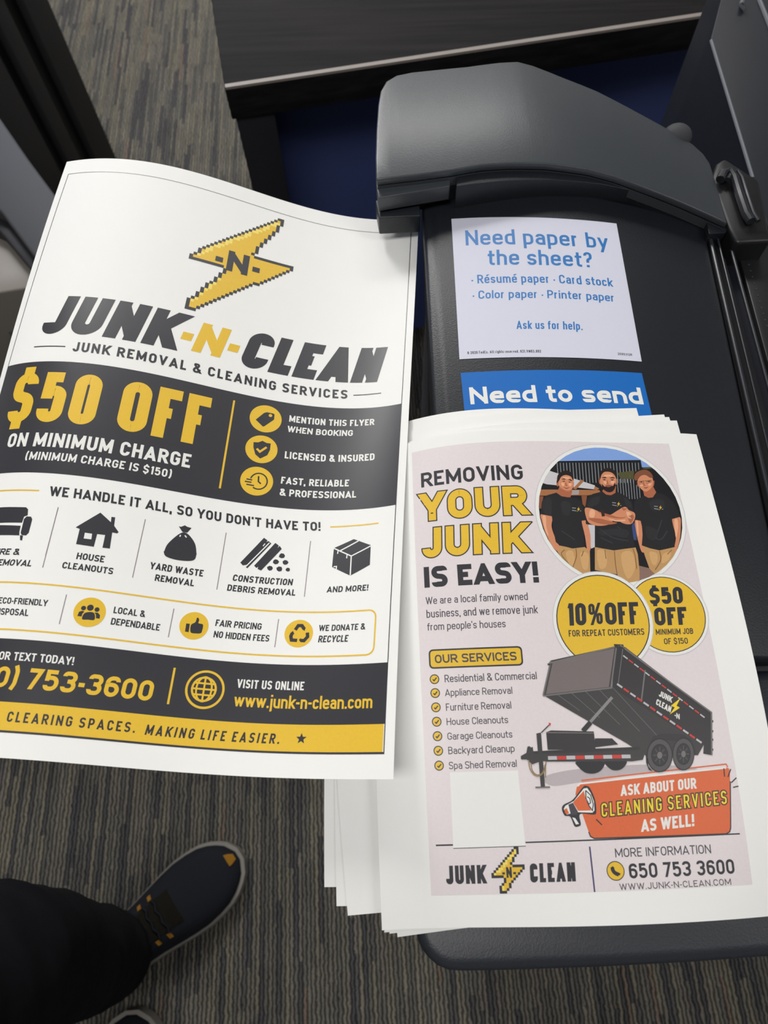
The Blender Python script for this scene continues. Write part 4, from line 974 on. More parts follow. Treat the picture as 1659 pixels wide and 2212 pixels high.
["P","printed_round_photo","skin3",[[145.41,60.97],[150.89,62.05],[155.9,61.68],[155.01,62.78],[149.36,62.78]],13,1,1],
["P","printed_round_photo","skin3",[[157.48,56.51],[160.85,57.61],[160.64,60.94],[158.45,61.31]],13,1,1],
["P","printed_round_photo","skin3",[[186.95,62.49],[189.22,61.76],[188.37,67.69],[185.79,73.52]],13,1,1],
["P","printed_round_photo","skin3",[[162.74,63.14],[163.8,63.14],[162.64,71.87],[162.06,71.15]],13,1,1],
["P","printed_round_photo","tee3",[[105.57,49.93],[110.76,47.02],[111.02,53.64],[109.74,58.72],[106.08,57.6]],12,1,1],
["P","printed_round_photo","tee3",[[135.93,48.46],[141.98,46.17],[140.48,51.41],[133.77,53.66]],12,1,1],
["P","printed_round_photo","tee3",[[157.68,46.78],[161.36,50.52],[161.43,54.27],[158.23,52.04]],12,1,1],
["P","printed_round_photo","tee3",[[138.6,68.93],[150.02,67.51],[156.81,68.96],[154.7,73.28],[146.55,71.82],[139.58,71.79]],12,1,1],
["P","printed_round_photo","tee3",[[173.72,49.71],[181.94,48.16],[182.19,54.23],[174.75,55.73]],12,1,1],
["P","printed_round_photo","tee3",[[168.59,66.08],[175.09,69.04],[172.62,74.82],[167.99,73.34]],12,1,1],
["P","printed_round_photo","tee3",[[117.38,50.0],[122.89,50.74],[121.16,58.79],[117.17,57.32]],12,1,1],
["P","printed_round_photo","khaki3",[[116.11,82.86],[120.36,81.52],[120.85,88.44],[117.81,91.14]],11,1,1],
["P","printed_round_photo","khaki3",[[124.94,82.96],[129.63,83.7],[128.09,92.65],[125.14,91.93]],11,1,1],
["P","printed_round_photo","khaki3",[[135.39,81.66],[140.79,82.41],[139.48,91.42],[135.3,92.06]],11,1,1],
["P","printed_round_photo","khaki3",[[150.33,83.18],[156.66,82.53],[157.12,92.32],[151.93,99.12],[149.6,92.22]],11,1,1],
["P","printed_round_photo","khaki3",[[167.73,82.64],[172.3,84.11],[170.47,90.41],[167.86,89.68]],11,1,1],
["P","printed_round_photo","khaki3",[[175.75,84.15],[180.84,82.81],[178.52,87.73],[174.02,89.77]],11,1,1],
["P","printed_round_photo","hair3",[[166.57,33.26],[168.23,30.11],[171.94,27.94],[175.67,27.64],[178.25,29.58],[179.12,32.71],[177.21,33.13],[174.27,31.21],[171.18,32.03],[168.92,34.4],[167.32,35.2]],13,1,1],
["L","printed_round_photo","dark2",[[169.03,35.8],[172.41,35.29],[174.24,35.27],[177.86,34.68]],0.2,14,0,0,1],
["L","printed_round_photo","dark2",[[169.37,35.95],[169.43,37.65],[171.64,37.47],[172.44,35.52]],0.2,14,0,0,1],
["L","printed_round_photo","dark2",[[174.1,35.27],[174.19,37.13],[176.76,36.64],[177.54,34.84]],0.2,14,0,0,1],
["L","printed_round_photo","khaki2",[[115.69,80.77],[113.33,83.51],[117.31,89.76]],0.5,12,0,1,1],
["L","printed_round_photo","khaki2",[[122.57,80.15],[122.3,85.01],[119.07,91.84]],0.5,12,0,1,1],
["L","printed_round_photo","khaki2",[[127.17,81.59],[125.35,85.05]],0.5,12,0,1,1],
["L","printed_round_photo","khaki2",[[140.31,81.0],[140.18,86.58]],0.5,12,0,1,1],
["L","printed_round_photo","khaki2",[[146.07,81.74],[145.48,90.1],[145.57,96.3]],0.5,12,0,1,1],
["L","printed_round_photo","khaki2",[[157.71,80.42],[158.38,84.66],[158.03,93.02]],0.5,12,0,1,1],
["L","printed_round_photo","khaki2",[[174.08,82.0],[173.72,87.66],[169.16,93.88]],0.5,12,0,1,1],
["L","printed_round_photo","khaki2",[[181.8,81.4],[178.5,84.2]],0.5,12,0,1,1],
["L","printed_round_photo","tee2",[[138.81,67.49],[146.33,73.25],[155.75,75.43]],0.6,12,0,1,1],
["L","printed_round_photo","tee2",[[138.67,73.22],[145.78,76.8]],0.6,12,0,1,1],
["L","printed_round_photo","tee2",[[115.08,68.81],[122.61,74.54]],0.6,12,0,1,1],
["L","printed_round_photo","tee2",[[169.47,69.0],[175.41,74.85],[181.41,69.09]],0.6,12,0,1,1],
["L","printed_round_photo","tee2",[[179.31,61.7],[173.72,72.66]],0.6,12,0,1,1],
["L","printed_round_photo","tee2",[[150.25,66.06],[156.45,71.13]],0.6,12,0,1,1],
["L","printed_round_photo","slat",[[123.59,53.98],[125.94,54.27]],0.5,13,0,0,1],
["L","printed_round_photo","slat",[[123.38,55.59],[126.13,56.03]],0.5,13,0,0,1],
["P","printed_round_photo","yellow",[[128.04,53.31],[126.52,55.15],[127.37,55.15],[126.14,56.98],[128.57,54.56],[127.59,54.56]],14,0,1],
["L","printed_round_photo","slat",[[128.11,55.88],[129.07,56.03]],0.4,13,0,0,1],
["L","printed_round_photo","slat",[[149.55,50.38],[151.94,50.66]],0.5,13,0,0,1],
["L","printed_round_photo","slat",[[149.29,52.02],[152.08,52.45]],0.5,13,0,0,1],
["P","printed_round_photo","yellow",[[154.11,49.67],[152.51,51.55],[153.37,51.55],[152.07,53.42],[154.62,50.94],[153.61,50.95]],14,0,1],
["L","printed_round_photo","slat",[[154.11,52.29],[155.09,52.43]],0.4,13,0,0,1],
["L","printed_round_photo","slat",[[176.05,52.65],[178.43,52.94]],0.5,13,0,0,1],
["L","printed_round_photo","slat",[[175.73,54.3],[178.51,54.75]],0.5,13,0,0,1],
["P","printed_round_photo","yellow",[[180.63,51.96],[178.97,53.85],[179.83,53.85],[178.47,55.73],[181.09,53.24],[180.09,53.24]],14,0,1],
["L","printed_round_photo","slat",[[180.54,54.6],[181.51,54.75]],0.4,13,0,0,1],
["K",None,0],
["C","printed_offer_disc","lilac",[171.55,120.53],24.32,5,0],
["C","printed_offer_disc","white",[171.55,120.53],23.92,6,0],
["C","printed_offer_disc","ink",[171.55,120.53],22.42,7,0],
["C","printed_offer_disc","yellow",[171.55,120.53],21.92,8,0],
["T","printed_offer_disc","$50","ink",[169.85,114.65],-7.48,13.53,10.09,0.099,0,0.24,9,0,0.1],
["T","printed_offer_disc","OFF","ink",[171.78,127.24],-8.42,11.65,10.52,0.085,0,0.24,9,0,0.1],
["T","printed_offer_disc","MINIMUM JOB","ink",[163.12,132.65],-0.09,21.94,3.36,0.071,0,0.155,9,0,0.12],
["T","printed_offer_disc","OF $150","ink",[169.86,138.17],-2.95,11.02,3.39,0.06,0,0.155,9,0,0.12],
["C","printed_offer_disc","lilac",[133.15,123.69],29.49,9,0],
["C","printed_offer_disc","white",[133.15,123.69],29.09,10,0],
["C","printed_offer_disc","ink",[133.15,123.69],27.29,11,0],
["C","printed_offer_disc","yellow",[133.15,123.69],26.69,12,0],
["T","printed_offer_disc","10%OFF","ink",[144.65,126.11],-32.3,10.72,12.97,0.073,0,0.2,13,0,0.08],
["T","printed_offer_disc","FOR REPEAT CUSTOMERS","ink",[112.24,132.39],-0.12,44.14,3.7,0.029,0,0.155,13,0,0.12],
["P","printed_trailer","pinkshade",[[90.5,206.73],[109.16,203.47],[149.57,202.52],[174.23,205.73],[148.93,206.8],[110.89,210.14],[94.17,211.49]],2,1,0],
["P","printed_trailer","tr3",[[108.77,199.54],[122.99,200.03],[122.08,203.91],[118.06,205.96],[113.1,205.55],[109.67,202.71]],14,1,0],
["P","printed_trailer","tr3",[[123.88,199.66],[135.48,199.83],[134.35,203.16],[130.76,204.84],[126.67,204.07]],14,1,0],
["P","printed_trailer","tr1",[[120.11,188.03],[129.59,188.34],[132.54,191.64],[118.84,192.77]],15,0,0],
["P","printed_trailer","tr2",[[94.7,164.67],[133.27,161.03],[179.51,193.4],[175.41,198.68],[147.65,198.51],[137.28,191.16]],15,0,0],
["P","printed_trailer","tr1",[[138.73,137.7],[143.88,139.14],[186.86,176.64],[182.91,198.94],[178.47,197.99],[179.51,193.4],[133.22,161.45]],16,0,0],
["P","printed_trailer","tr0",[[100.18,145.45],[138.9,138.4],[132.12,161.83],[94.0,164.82]],17,0,0],
["P","printed_trailer","tr5",[[101.1,146.58],[137.57,139.59],[131.36,160.97],[95.48,163.79]],18,0,0],
["L","printed_trailer","tr4",[[98.97,146.95],[140.89,138.19]],0.8,19,0,0,0],
["L","printed_trailer","tr4",[[100.15,145.7],[93.87,164.4]],0.8,19,0,0,0],
["L","printed_trailer","tr4",[[93.85,164.65],[133.22,161.45]],0.8,19,0,0,0],
["L","printed_trailer","tr4",[[138.9,138.4],[132.5,161.59]],0.8,19,0,0,0],
["L","printed_trailer","tr4",[[140.95,137.76],[186.86,176.64]],0.8,19,0,0,0],
["L","printed_trailer","tr4",[[153.39,152.34],[148.59,169.42]],0.8,19,0,0,0],
["L","printed_trailer","tr4",[[186.72,176.47],[182.91,198.94]],0.8,19,0,0,0],
["L","printed_trailer","tr4",[[142.45,139.71],[137.04,159.05]],0.4,19,0,0,0],
["P","printed_trailer","tr1",[[137.45,137.23],[142.94,137.64],[143.44,140.26],[138.04,139.43]],19,0,0],
["P","printed_trailer","tr1",[[98.08,147.09],[100.01,146.98],[99.53,148.24],[98.16,148.03]],19,0,0],
["L","printed_trailer","silver",[[142.03,143.86],[144.29,145.81]],0.75,20,0,0,0],
["L","printed_trailer","red",[[144.85,146.29],[147.1,148.23]],0.75,20,0,0,0],
["L","printed_trailer","silver",[[147.66,148.72],[149.9,150.66]],0.75,20,0,0,0],
["L","printed_trailer","red",[[150.46,151.14],[152.69,153.07]],0.75,20,0,0,0],
["L","printed_trailer","silver",[[153.25,153.55],[155.46,155.48]],0.75,20,0,0,0],
["L","printed_trailer","red",[[156.02,155.96],[158.22,157.88]],0.75,20,0,0,0],
["L","printed_trailer","silver",[[158.77,158.36],[160.97,160.27]],0.75,20,0,0,0],
["L","printed_trailer","red",[[161.51,160.75],[163.69,162.66]],0.75,20,0,0,0],
["L","printed_trailer","silver",[[164.24,163.14],[166.41,165.04]],0.75,20,0,0,0],
["L","printed_trailer","red",[[166.95,165.51],[169.11,167.41]],0.75,20,0,0,0],
["L","printed_trailer","silver",[[169.65,167.89],[171.8,169.78]],0.75,20,0,0,0],
["L","printed_trailer","red",[[172.33,170.25],[174.47,172.13]],0.75,20,0,0,0],
["L","printed_trailer","silver",[[175.0,172.6],[177.13,174.48]],0.75,20,0,0,0],
["L","printed_trailer","red",[[177.66,174.95],[179.78,176.82]],0.75,20,0,0,0],
["L","printed_trailer","silver",[[180.3,177.29],[182.41,179.15]],0.75,20,0,0,0],
["L","printed_trailer","silver",[[136.29,159.44],[139.0,161.54]],1.05,20,0,0,0],
["L","printed_trailer","red",[[139.68,162.06],[142.38,164.15]],1.05,20,0,0,0],
["L","printed_trailer","silver",[[143.06,164.67],[145.74,166.75]],1.05,20,0,0,0],
["L","printed_trailer","red",[[146.42,167.27],[149.09,169.35]],1.05,20,0,0,0],
["L","printed_trailer","silver",[[149.76,169.87],[152.42,171.94]],1.05,20,0,0,0],
["L","printed_trailer","red",[[153.09,172.45],[155.73,174.52]],1.05,20,0,0,0],
["L","printed_trailer","silver",[[156.4,175.03],[159.03,177.09]],1.05,20,0,0,0],
["L","printed_trailer","red",[[159.69,177.6],[162.31,179.65]],1.05,20,0,0,0],
["L","printed_trailer","silver",[[162.96,180.16],[165.57,182.21]],1.05,20,0,0,0],
["L","printed_trailer","red",[[166.22,182.71],[168.82,184.75]],1.05,20,0,0,0],
["L","printed_trailer","silver",[[169.46,185.26],[172.05,187.29]],1.05,20,0,0,0],
["L","printed_trailer","red",[[172.69,187.79],[175.26,189.81]],1.05,20,0,0,0],
["L","printed_trailer","silver",[[175.9,190.32],[178.46,192.33]],1.05,20,0,0,0],
["L","printed_trailer","tr6",[[113.54,183.96],[132.52,166.59]],1.6,18,0,0,0],
["L","printed_trailer","tr1",[[118.77,179.52],[113.97,183.97]],2.6,19,0,0,0],
["P","printed_trailer","tr1",[[93.6,183.94],[96.23,183.07],[119.88,184.41],[119.9,185.62],[119.7,193.99],[93.52,193.11]],19,0,0],
["L","printed_trailer","tr4",[[93.75,184.11],[119.78,185.21]],0.5,20,0,0,0],
["P","printed_trailer","tr2",[[78.62,195.77],[82.55,193.93],[92.64,193.47],[144.2,193.23],[146.08,197.66],[144.9,199.99],[138.91,200.57],[92.91,199.16],[82.62,197.71],[78.88,197.59]],18,0,0],
["L","printed_trailer","tr1",[[83.35,194.35],[144.08,194.02]],1.6,19,0,0,0],
["L","printed_trailer","silver",[[93.27,197.28],[98.11,197.37]],1.9,20,0,0,0],
["L","printed_trailer","red",[[98.28,197.36],[103.14,197.44]],1.9,20,0,0,0],
["L","printed_trailer","silver",[[103.3,197.43],[108.16,197.52]],1.9,20,0,0,0],
["L","printed_trailer","red",[[108.33,197.51],[113.2,197.6]],1.9,20,0,0,0],
["L","printed_trailer","silver",[[113.37,197.59],[118.24,197.67]],1.9,20,0,0,0],
["L","printed_trailer","red",[[118.41,197.66],[123.28,197.75]],1.9,20,0,0,0],
["L","printed_trailer","silver",[[123.45,197.74],[128.33,197.83]],1.9,20,0,0,0],
["L","printed_trailer","red",[[128.5,197.82],[133.38,197.91]],1.9,20,0,0,0],
["L","printed_trailer","silver",[[133.55,197.9],[138.44,197.99]],1.9,20,0,0,0],
["P","printed_trailer","tr1",[[147.41,200.08],[149.32,193.01],[152.15,188.3],[157.09,186.7],[168.87,187.42],[173.41,190.63],[174.71,197.86],[172.91,198.59],[166.55,191.2],[156.56,190.06],[150.88,193.86]],19,0,0],
["P","printed_trailer","tr3",[[161.61,198.2],[160.97,200.57],[159.85,202.73],[158.34,204.54],[156.55,205.85],[154.61,206.58],[152.66,206.68],[150.84,206.13],[149.29,204.98],[148.12,203.3],[147.41,201.23],[147.23,198.91],[147.59,196.51],[148.46,194.2],[149.79,192.17],[151.47,190.56],[153.38,189.5],[155.37,189.07],[157.3,189.31],[159.01,190.18],[160.38,191.64],[161.31,193.56],[161.73,195.81]],20,0,0],
["P","printed_trailer","tr7",[[161.11,198.18],[160.52,200.38],[159.48,202.4],[158.07,204.08],[156.4,205.3],[154.6,205.98],[152.78,206.07],[151.09,205.56],[149.65,204.49],[148.56,202.93],[147.91,201.0],[147.74,198.84],[148.07,196.61],[148.88,194.47],[150.12,192.58],[151.68,191.08],[153.45,190.1],[155.31,189.7],[157.1,189.92],[158.69,190.73],[159.97,192.08],[160.83,193.87],[161.22,195.96]],21,0,0],
["P","printed_trailer","tr3",[[159.19,198.12],[158.77,199.68],[158.03,201.11],[157.03,202.31],[155.85,203.18],[154.56,203.66],[153.27,203.73],[152.07,203.36],[151.05,202.6],[150.27,201.49],[149.81,200.12],[149.7,198.59],[149.94,197.0],[150.51,195.48],[151.39,194.14],[152.5,193.09],[153.75,192.39],[155.06,192.11],[156.33,192.26],[157.46,192.84],[158.37,193.79],[158.98,195.06],[159.26,196.54]],22,0,0],
["P","printed_trailer","tr1",[[158.76,198.1],[158.38,199.52],[157.71,200.82],[156.8,201.91],[155.72,202.7],[154.56,203.15],[153.38,203.2],[152.29,202.87],[151.36,202.18],[150.66,201.17],[150.24,199.92],[150.13,198.53],[150.35,197.09],[150.87,195.71],[151.67,194.49],[152.68,193.53],[153.82,192.9],[155.01,192.64],[156.16,192.78],[157.19,193.3],[158.01,194.17],[158.57,195.32],[158.83,196.67]],23,0,0],
["P","printed_trailer","tr4",[[155.91,198.0],[155.78,198.48],[155.56,198.91],[155.26,199.28],[154.9,199.54],[154.51,199.69],[154.11,199.71],[153.75,199.6],[153.44,199.37],[153.2,199.03],[153.07,198.61],[153.03,198.15],[153.11,197.67],[153.28,197.21],[153.55,196.8],[153.88,196.48],[154.26,196.27],[154.66,196.19],[155.04,196.23],[155.38,196.41],[155.66,196.7],[155.84,197.08],[155.93,197.53]],24,0,0],
["L","printed_trailer","tr7",[[156.27,198.02],[158.05,198.08]],0.5,24,0,0,0],
["L","printed_trailer","tr7",[[155.5,199.56],[156.52,201.15]],0.5,24,0,0,0],
["L","printed_trailer","tr7",[[154.14,200.16],[153.81,202.35]],0.5,24,0,0,0],
["L","printed_trailer","tr7",[[152.98,199.47],[151.49,200.98]],0.5,24,0,0,0],
["L","printed_trailer","tr7",[[152.7,197.89],[150.91,197.83]],0.5,24,0,0,0],
["L","printed_trailer","tr7",[[153.46,196.35],[152.44,194.74]],0.5,24,0,0,0],
["L","printed_trailer","tr7",[[154.82,195.74],[155.17,193.53]],0.5,24,0,0,0],
["L","printed_trailer","tr7",[[155.99,196.44],[157.5,194.91]],0.5,24,0,0,0],
["P","printed_trailer","tr3",[[173.6,197.98],[172.99,200.27],[171.99,202.36],[170.66,204.11],[169.11,205.39],[167.45,206.1],[165.79,206.2],[164.27,205.68],[162.99,204.57],[162.04,202.96],[161.51,200.97],[161.42,198.72],[161.79,196.4],[162.59,194.18],[163.77,192.21],[165.24,190.65],[166.88,189.62],[168.58,189.2],[170.2,189.42],[171.62,190.26],[172.74,191.66],[173.47,193.51],[173.76,195.67]],20,0,0],
["P","printed_trailer","tr7",[[173.18,197.97],[172.61,200.09],[171.68,202.04],[170.45,203.67],[169.0,204.86],[167.46,205.52],[165.92,205.61],[164.5,205.13],[163.31,204.1],[162.43,202.6],[161.93,200.74],[161.85,198.66],[162.19,196.5],[162.94,194.43],[164.04,192.6],[165.4,191.16],[166.93,190.2],[168.51,189.8],[170.01,190.01],[171.34,190.79],[172.38,192.09],[173.06,193.81],[173.33,195.82]],21,0,0],
["P","printed_trailer","tr3",[[171.55,197.91],[171.16,199.42],[170.49,200.8],[169.62,201.96],[168.59,202.81],[167.49,203.28],[166.4,203.35],[165.39,203.0],[164.54,202.27],[163.92,201.2],[163.57,199.88],[163.51,198.4],[163.76,196.87],[164.29,195.4],[165.07,194.11],[166.04,193.08],[167.12,192.41],[168.24,192.13],[169.3,192.27],[170.24,192.82],[170.98,193.74],[171.46,194.96],[171.66,196.39]],22,0,0],
["P","printed_trailer","tr1",[[171.19,197.9],[170.83,199.27],[170.23,200.53],[169.43,201.58],[168.5,202.35],[167.5,202.78],[166.5,202.84],[165.59,202.53],[164.82,201.86],[164.25,200.89],[163.93,199.69],[163.88,198.34],[164.11,196.95],[164.59,195.62],[165.3,194.44],[166.18,193.51],[167.16,192.9],[168.18,192.64],[169.15,192.77],[170.0,193.27],[170.67,194.11],[171.11,195.22],[171.29,196.51]],23,0,0],
["P","printed_trailer","tr4",[[168.78,197.81],[168.66,198.27],[168.46,198.69],[168.2,199.04],[167.89,199.3],[167.55,199.45],[167.22,199.47],[166.91,199.36],[166.66,199.14],[166.47,198.81],[166.36,198.41],[166.35,197.96],[166.42,197.5],[166.58,197.05],[166.82,196.66],[167.11,196.35],[167.44,196.15],[167.78,196.07],[168.1,196.11],[168.38,196.28],[168.61,196.55],[168.76,196.92],[168.82,197.35]],24,0,0],
["L","printed_trailer","tr7",[[169.09,197.82],[170.59,197.88]],0.5,24,0,0,0],
["L","printed_trailer","tr7",[[168.4,199.31],[169.21,200.85]],0.5,24,0,0,0],
["L","printed_trailer","tr7",[[167.23,199.9],[166.88,202.02]],0.5,24,0,0,0],
["L","printed_trailer","tr7",[[166.27,199.24],[164.96,200.7]],0.5,24,0,0,0],
["L","printed_trailer","tr7",[[166.07,197.72],[164.56,197.67]],0.5,24,0,0,0],
["L","printed_trailer","tr7",[[166.76,196.23],[165.94,194.68]],0.5,24,0,0,0],
["L","printed_trailer","tr7",[[167.93,195.64],[168.28,193.5]],0.5,24,0,0,0],
["L","printed_trailer","tr7",[[168.89,196.3],[170.21,194.83]],0.5,24,0,0,0],
["P","printed_trailer","tr3",[[146.92,197.69],[148.18,197.74],[147.37,203.23],[149.47,206.04],[147.5,205.19],[146.51,201.62]],20,0,0],
["P","printed_trailer","tr2",[[88.15,184.4],[90.72,184.01],[90.18,211.75],[87.94,211.82]],20,0,0],
["L","printed_trailer","tr4",[[85.04,211.96],[92.87,212.07]],0.9,19,0,0,0],
["L","printed_trailer","tr2",[[90.88,184.09],[95.87,179.99]],0.6,20,0,0,0],
["P","printed_trailer","red",[[95.46,179.01],[96.63,179.21],[96.33,180.49],[95.48,180.46]],21,0,0],
["P","printed_trailer","tr2",[[81.41,195.47],[82.63,191.16],[83.67,190.8],[84.6,191.62],[85.48,191.25],[85.74,195.61],[92.75,196.64],[92.21,197.8],[84.47,200.28],[81.39,197.43],[78.49,197.34],[78.62,195.77]],20,0,0],
["L","printed_trailer","chain",[[82.61,197.87],[83.01,202.58],[85.2,205.77],[87.64,206.24],[90.35,204.0],[92.1,198.97]],0.55,22,0,1,0],
["L","printed_trailer","chain",[[83.71,199.48],[84.18,203.4],[86.46,205.66],[89.45,204.75],[91.52,200.52]],0.55,22,0,1,0],
["L","printed_trailer","chain",[[91.52,200.52],[90.87,207.13]],0.55,22,0,1,0],
["L","printed_trailer","tr4",[[101.67,163.98],[113.53,173.25]],0.25,16,0,0,0],
["L","printed_trailer","tr4",[[109.52,163.23],[124.2,177.26]],0.25,16,0,0,0],
["L","printed_trailer","tr4",[[117.42,162.47],[134.82,181.26]],0.25,16,0,0,0],
["L","printed_trailer","tr4",[[125.34,161.71],[145.37,185.25]],0.25,16,0,0,0],
["L","printed_trailer","tr4",[[133.28,160.95],[155.84,189.23]],0.25,16,0,0,0],
["P","printed_trailer","tr1",[[185.99,180.54],[186.97,180.74],[186.76,181.87],[185.75,181.84]],17,0,0],
["P","printed_trailer","tr1",[[185.05,185.79],[186.02,185.99],[185.82,187.11],[184.82,187.08]],17,0,0],
["P","printed_trailer","tr1",[[184.27,190.2],[185.24,190.4],[185.04,191.51],[184.04,191.48]],17,0,0],
["P","printed_trailer","tr1",[[183.36,195.37],[184.33,195.57],[184.14,196.67],[183.14,196.64]],17,0,0],
["T","printed_trailer","JUNK","white",[159.35,167.1],-1.08,7.02,3.16,-0.143,0.5191,0.2,22,0,0.08],
["T","printed_trailer","CLEAN","white",[155.97,170.9],0.0,9.38,3.23,-0.168,0.5601,0.2,22,0,0.08],
["T","printed_trailer","-N","white",[167.02,179.07],-1.62,1.55,2.8,-0.259,0.4184,0.2,22,0,0.08],
["P","printed_trailer","yellow2",[[170.81,168.31],[164.72,172.26],[166.81,173.15],[163.36,176.9],[169.69,173.41],[167.97,172.37]],22,0,0]
]
WHITE_SIGN_PRINT = [
["T","printed_lettering","Need paper by","signblue",[9.67,27.64],-0.16,105.79,14.97,0.014,0,0.14,1,0,0.11],
["T","printed_lettering","the sheet?","signblue",[34.79,47.62],-10.19,66.58,14.8,0.034,0,0.14,1,0,0.11],
["T","printed_lettering","· Résumé paper · Card stock","signblue",[15.19,64.61],-3.31,98.5,8.09,0.012,0,0.14,1,0,0.11],
["T","printed_lettering","· Color paper · Printer paper","signblue",[65.06,78.87],-53.15,48.15,7.51,0.049,0,0.14,1,0,0.11],
["T","printed_lettering","Ask us for help.","signblue",[72.64,106.72],-31.96,13.99,7.2,0.056,0,0.14,1,0,0.11],
["T","printed_lettering","© 2020 FedEx. All rights reserved. 621.VM03.002","ink2",[6.68,127.17],-1.13,49.12,2.3,-0.021,0,0.16,1,0,0.16],
["T","printed_lettering","2095312R","ink2",[108.94,126.8],-0.2,9.98,1.91,0.046,0,0.16,1,0,0.16]
]
BLUE_SIGN_PRINT = [
["T","printed_lettering","Need to send","white",[4.59,25.81],-0.07,116.61,13.51,0.003,0,0.2,1,0,0.1]
]
WHITE_SIGN_CORNERS = [[48.57, 424.77], [174.45, 417.81], [47.27, 295.13], [173.3, 290.82]]
BLUE_SIGN_CORNERS = [[47.41, 283.78], [171.69, 281.15], [50.63, 152.82], [177.07, 151.84]]


# ------------------------------------------------------------------ floor
bm = bmesh.new(); bmesh.ops.create_grid(bm, x_segments=1, y_segments=1, size=3.2)
fl = finish('floor', bm, M_CARPET, smooth=0); fl['kind'] = 'structure'
M_WALL = mat('painted_wall', (205, 205, 205), .8, .2, noise=.01, nscale=30)
M_CEIL = mat('ceiling_tiles', (225, 226, 226), .9, .1, noise=.02, nscale=60)
def room_slab(name, c, s, m):
    bm = bmesh.new(); box_bm(bm, c, s); o = finish(name, bm, m, smooth=0); o['kind'] = 'structure'
room_slab('wall_back', (0, 3.25, 1.4), (6.6, .1, 2.8), M_WALL); room_slab('wall_front', (0, -3.25, 1.4), (6.6, .1, 2.8), M_WALL)
room_slab('wall_left', (-3.25, 0, 1.4), (.1, 6.4, 2.8), M_WALL); room_slab('wall_right', (3.25, 0, 1.4), (.1, 6.4, 2.8), M_WALL)
room_slab('ceiling', (0, 0, 2.85), (6.6, 6.6, .1), M_CEIL)

# ------------------------------------------------------------------ copier
def lidz(x, y): return .940 - .94 * (x - .1) ** 2
cop = empty('copier', (.14, .2, 0), label='black copier with a curved lid, white and blue stickers and paper piled on it', cat='copier')
# lid
lid_o = [(.027, .085), (.027, .462), (.033, .468), (.25, .43), (.236, .085)]
slab('lid', lid_o, lidz, .905, M_PLASTIC, cop, bevel=.003)
# body and side louvres
slab('body', [(.036, -.03), (.036, .43), (.28, .43), (.28, -.03)], .900, .06, M_RIB, cop, bevel=.004)
bm = bmesh.new()
for k in range(70): box_bm(bm, (.034, .215, .885 - k * .0085), (.006, .40, .0045))
finish('side_louvres', bm, M_RIB, cop, smooth=0)
slab('base_plinth', [(.05, -.01), (.05, .42), (.27, .42), (.27, -.01)], .06, .0, M_BLACK, cop)
# front ledge with rounded corner
fo = [at(x, y, .900)[:2] for x, y in ((1800, 2056), (1659, 2064), (1500, 2076), (1300, 2087), (1100, 2094), (1000, 2096), (968, 2094), (945, 2084), (926, 2068), (912, 2050), (903, 2030), (899, 2008), (896, 1980))]
fo += [np.array([fo[-1][0], .083]), np.array([.30, .083])]
slab('front_ledge', fo, .9085, .884, M_LEDGE, cop, bevel=.0075, seg=5)
# rear housing over the lid
def hz(x, y): return .966 - .85 * max(0, x - .055) ** 2
ho = [at_s(x, y, hz)[:2] for x, y in ((812, 388), (811, 340), (813, 280), (817, 225), (822, 196), (834, 175), (856, 162), (890, 155), (1010, 143), (1080, 134), (1118, 132), (1152, 141), (1220, 168), (1290, 196), (1380, 243), (1440, 276), (1496, 310), (1520, 332), (1534, 352), (1552, 410), (1572, 482), (1520, 458), (1475, 438), (1400, 408), (1330, 382), (1270, 366), (1180, 354), (1100, 353), (1040, 357), (976, 368), (900, 378))]
slab('feeder_housing', ho, hz, lambda x, y: hz(x, y) - .006, M_HOUSING, cop, bevel=.0022)
cent = np.mean(ho, axis=0)
slab('housing_rim', [cent + (p - cent) * .992 for p in ho], lambda x, y: hz(x, y) - .0065, lambda x, y: hz(x, y) - .014, M_HOUSING, cop, cut=.012)
ho2 = [p for p in ho]
slab('housing_base', [cent + (p - cent) * .975 for p in ho2], lambda x, y: hz(x, y) - .014, lambda x, y: hz(x, y) - .034, M_PLASTIC, cop)
lp = [at(x, y, .957)[:2] for x, y in ((812, 391), (976, 371), (972, 402), (816, 428))]
slab('housing_lip', lp, .957, .944, M_HOUSING, cop, bevel=.001)
# dark seam between housing and rim
def bz(x, y): return hz(x, y) - .007
bo = [at_s(x, y, bz)[:2] for x, y in ((986, 362), (1100, 352), (1180, 352), (1270, 364), (1330, 380), (1400, 405), (1475, 434), (1570, 478), (1572, 492), (1568, 503), (1532, 505), (1524, 460), (1484, 444), (1478, 436), (1400, 420), (1300, 398), (1190, 388), (1100, 390), (986, 402))]
slab('rear_band', bo, bz, lambda x, y: min(lidz(x, y), bz(x, y)) - .012, M_PLASTIC, cop, bevel=.0015)
bm = bmesh.new()
for (x0, y0, x1, y1) in ((1479, 412, 1486, 437), (1528, 454, 1530, 464)):
    a, b = at_s(x0, y0, bz), at_s(x1, y1, bz); tube_bm(bm, [a + np.array([0, 0, .0006]), b + np.array([0, 0, .0006])], .0009, 8)
finish('edge_highlight', bm, M_CHROME, cop)  # pale tubes stand in for the highlight on the corner edges
# small latch foot at the left end
lo = [at(x, y, .942)[:2] for x, y in ((818, 470), (811, 432), (905, 425), (908, 466))]
slab('housing_latch', lo, .942, .925, M_PLASTIC, cop, bevel=.001)
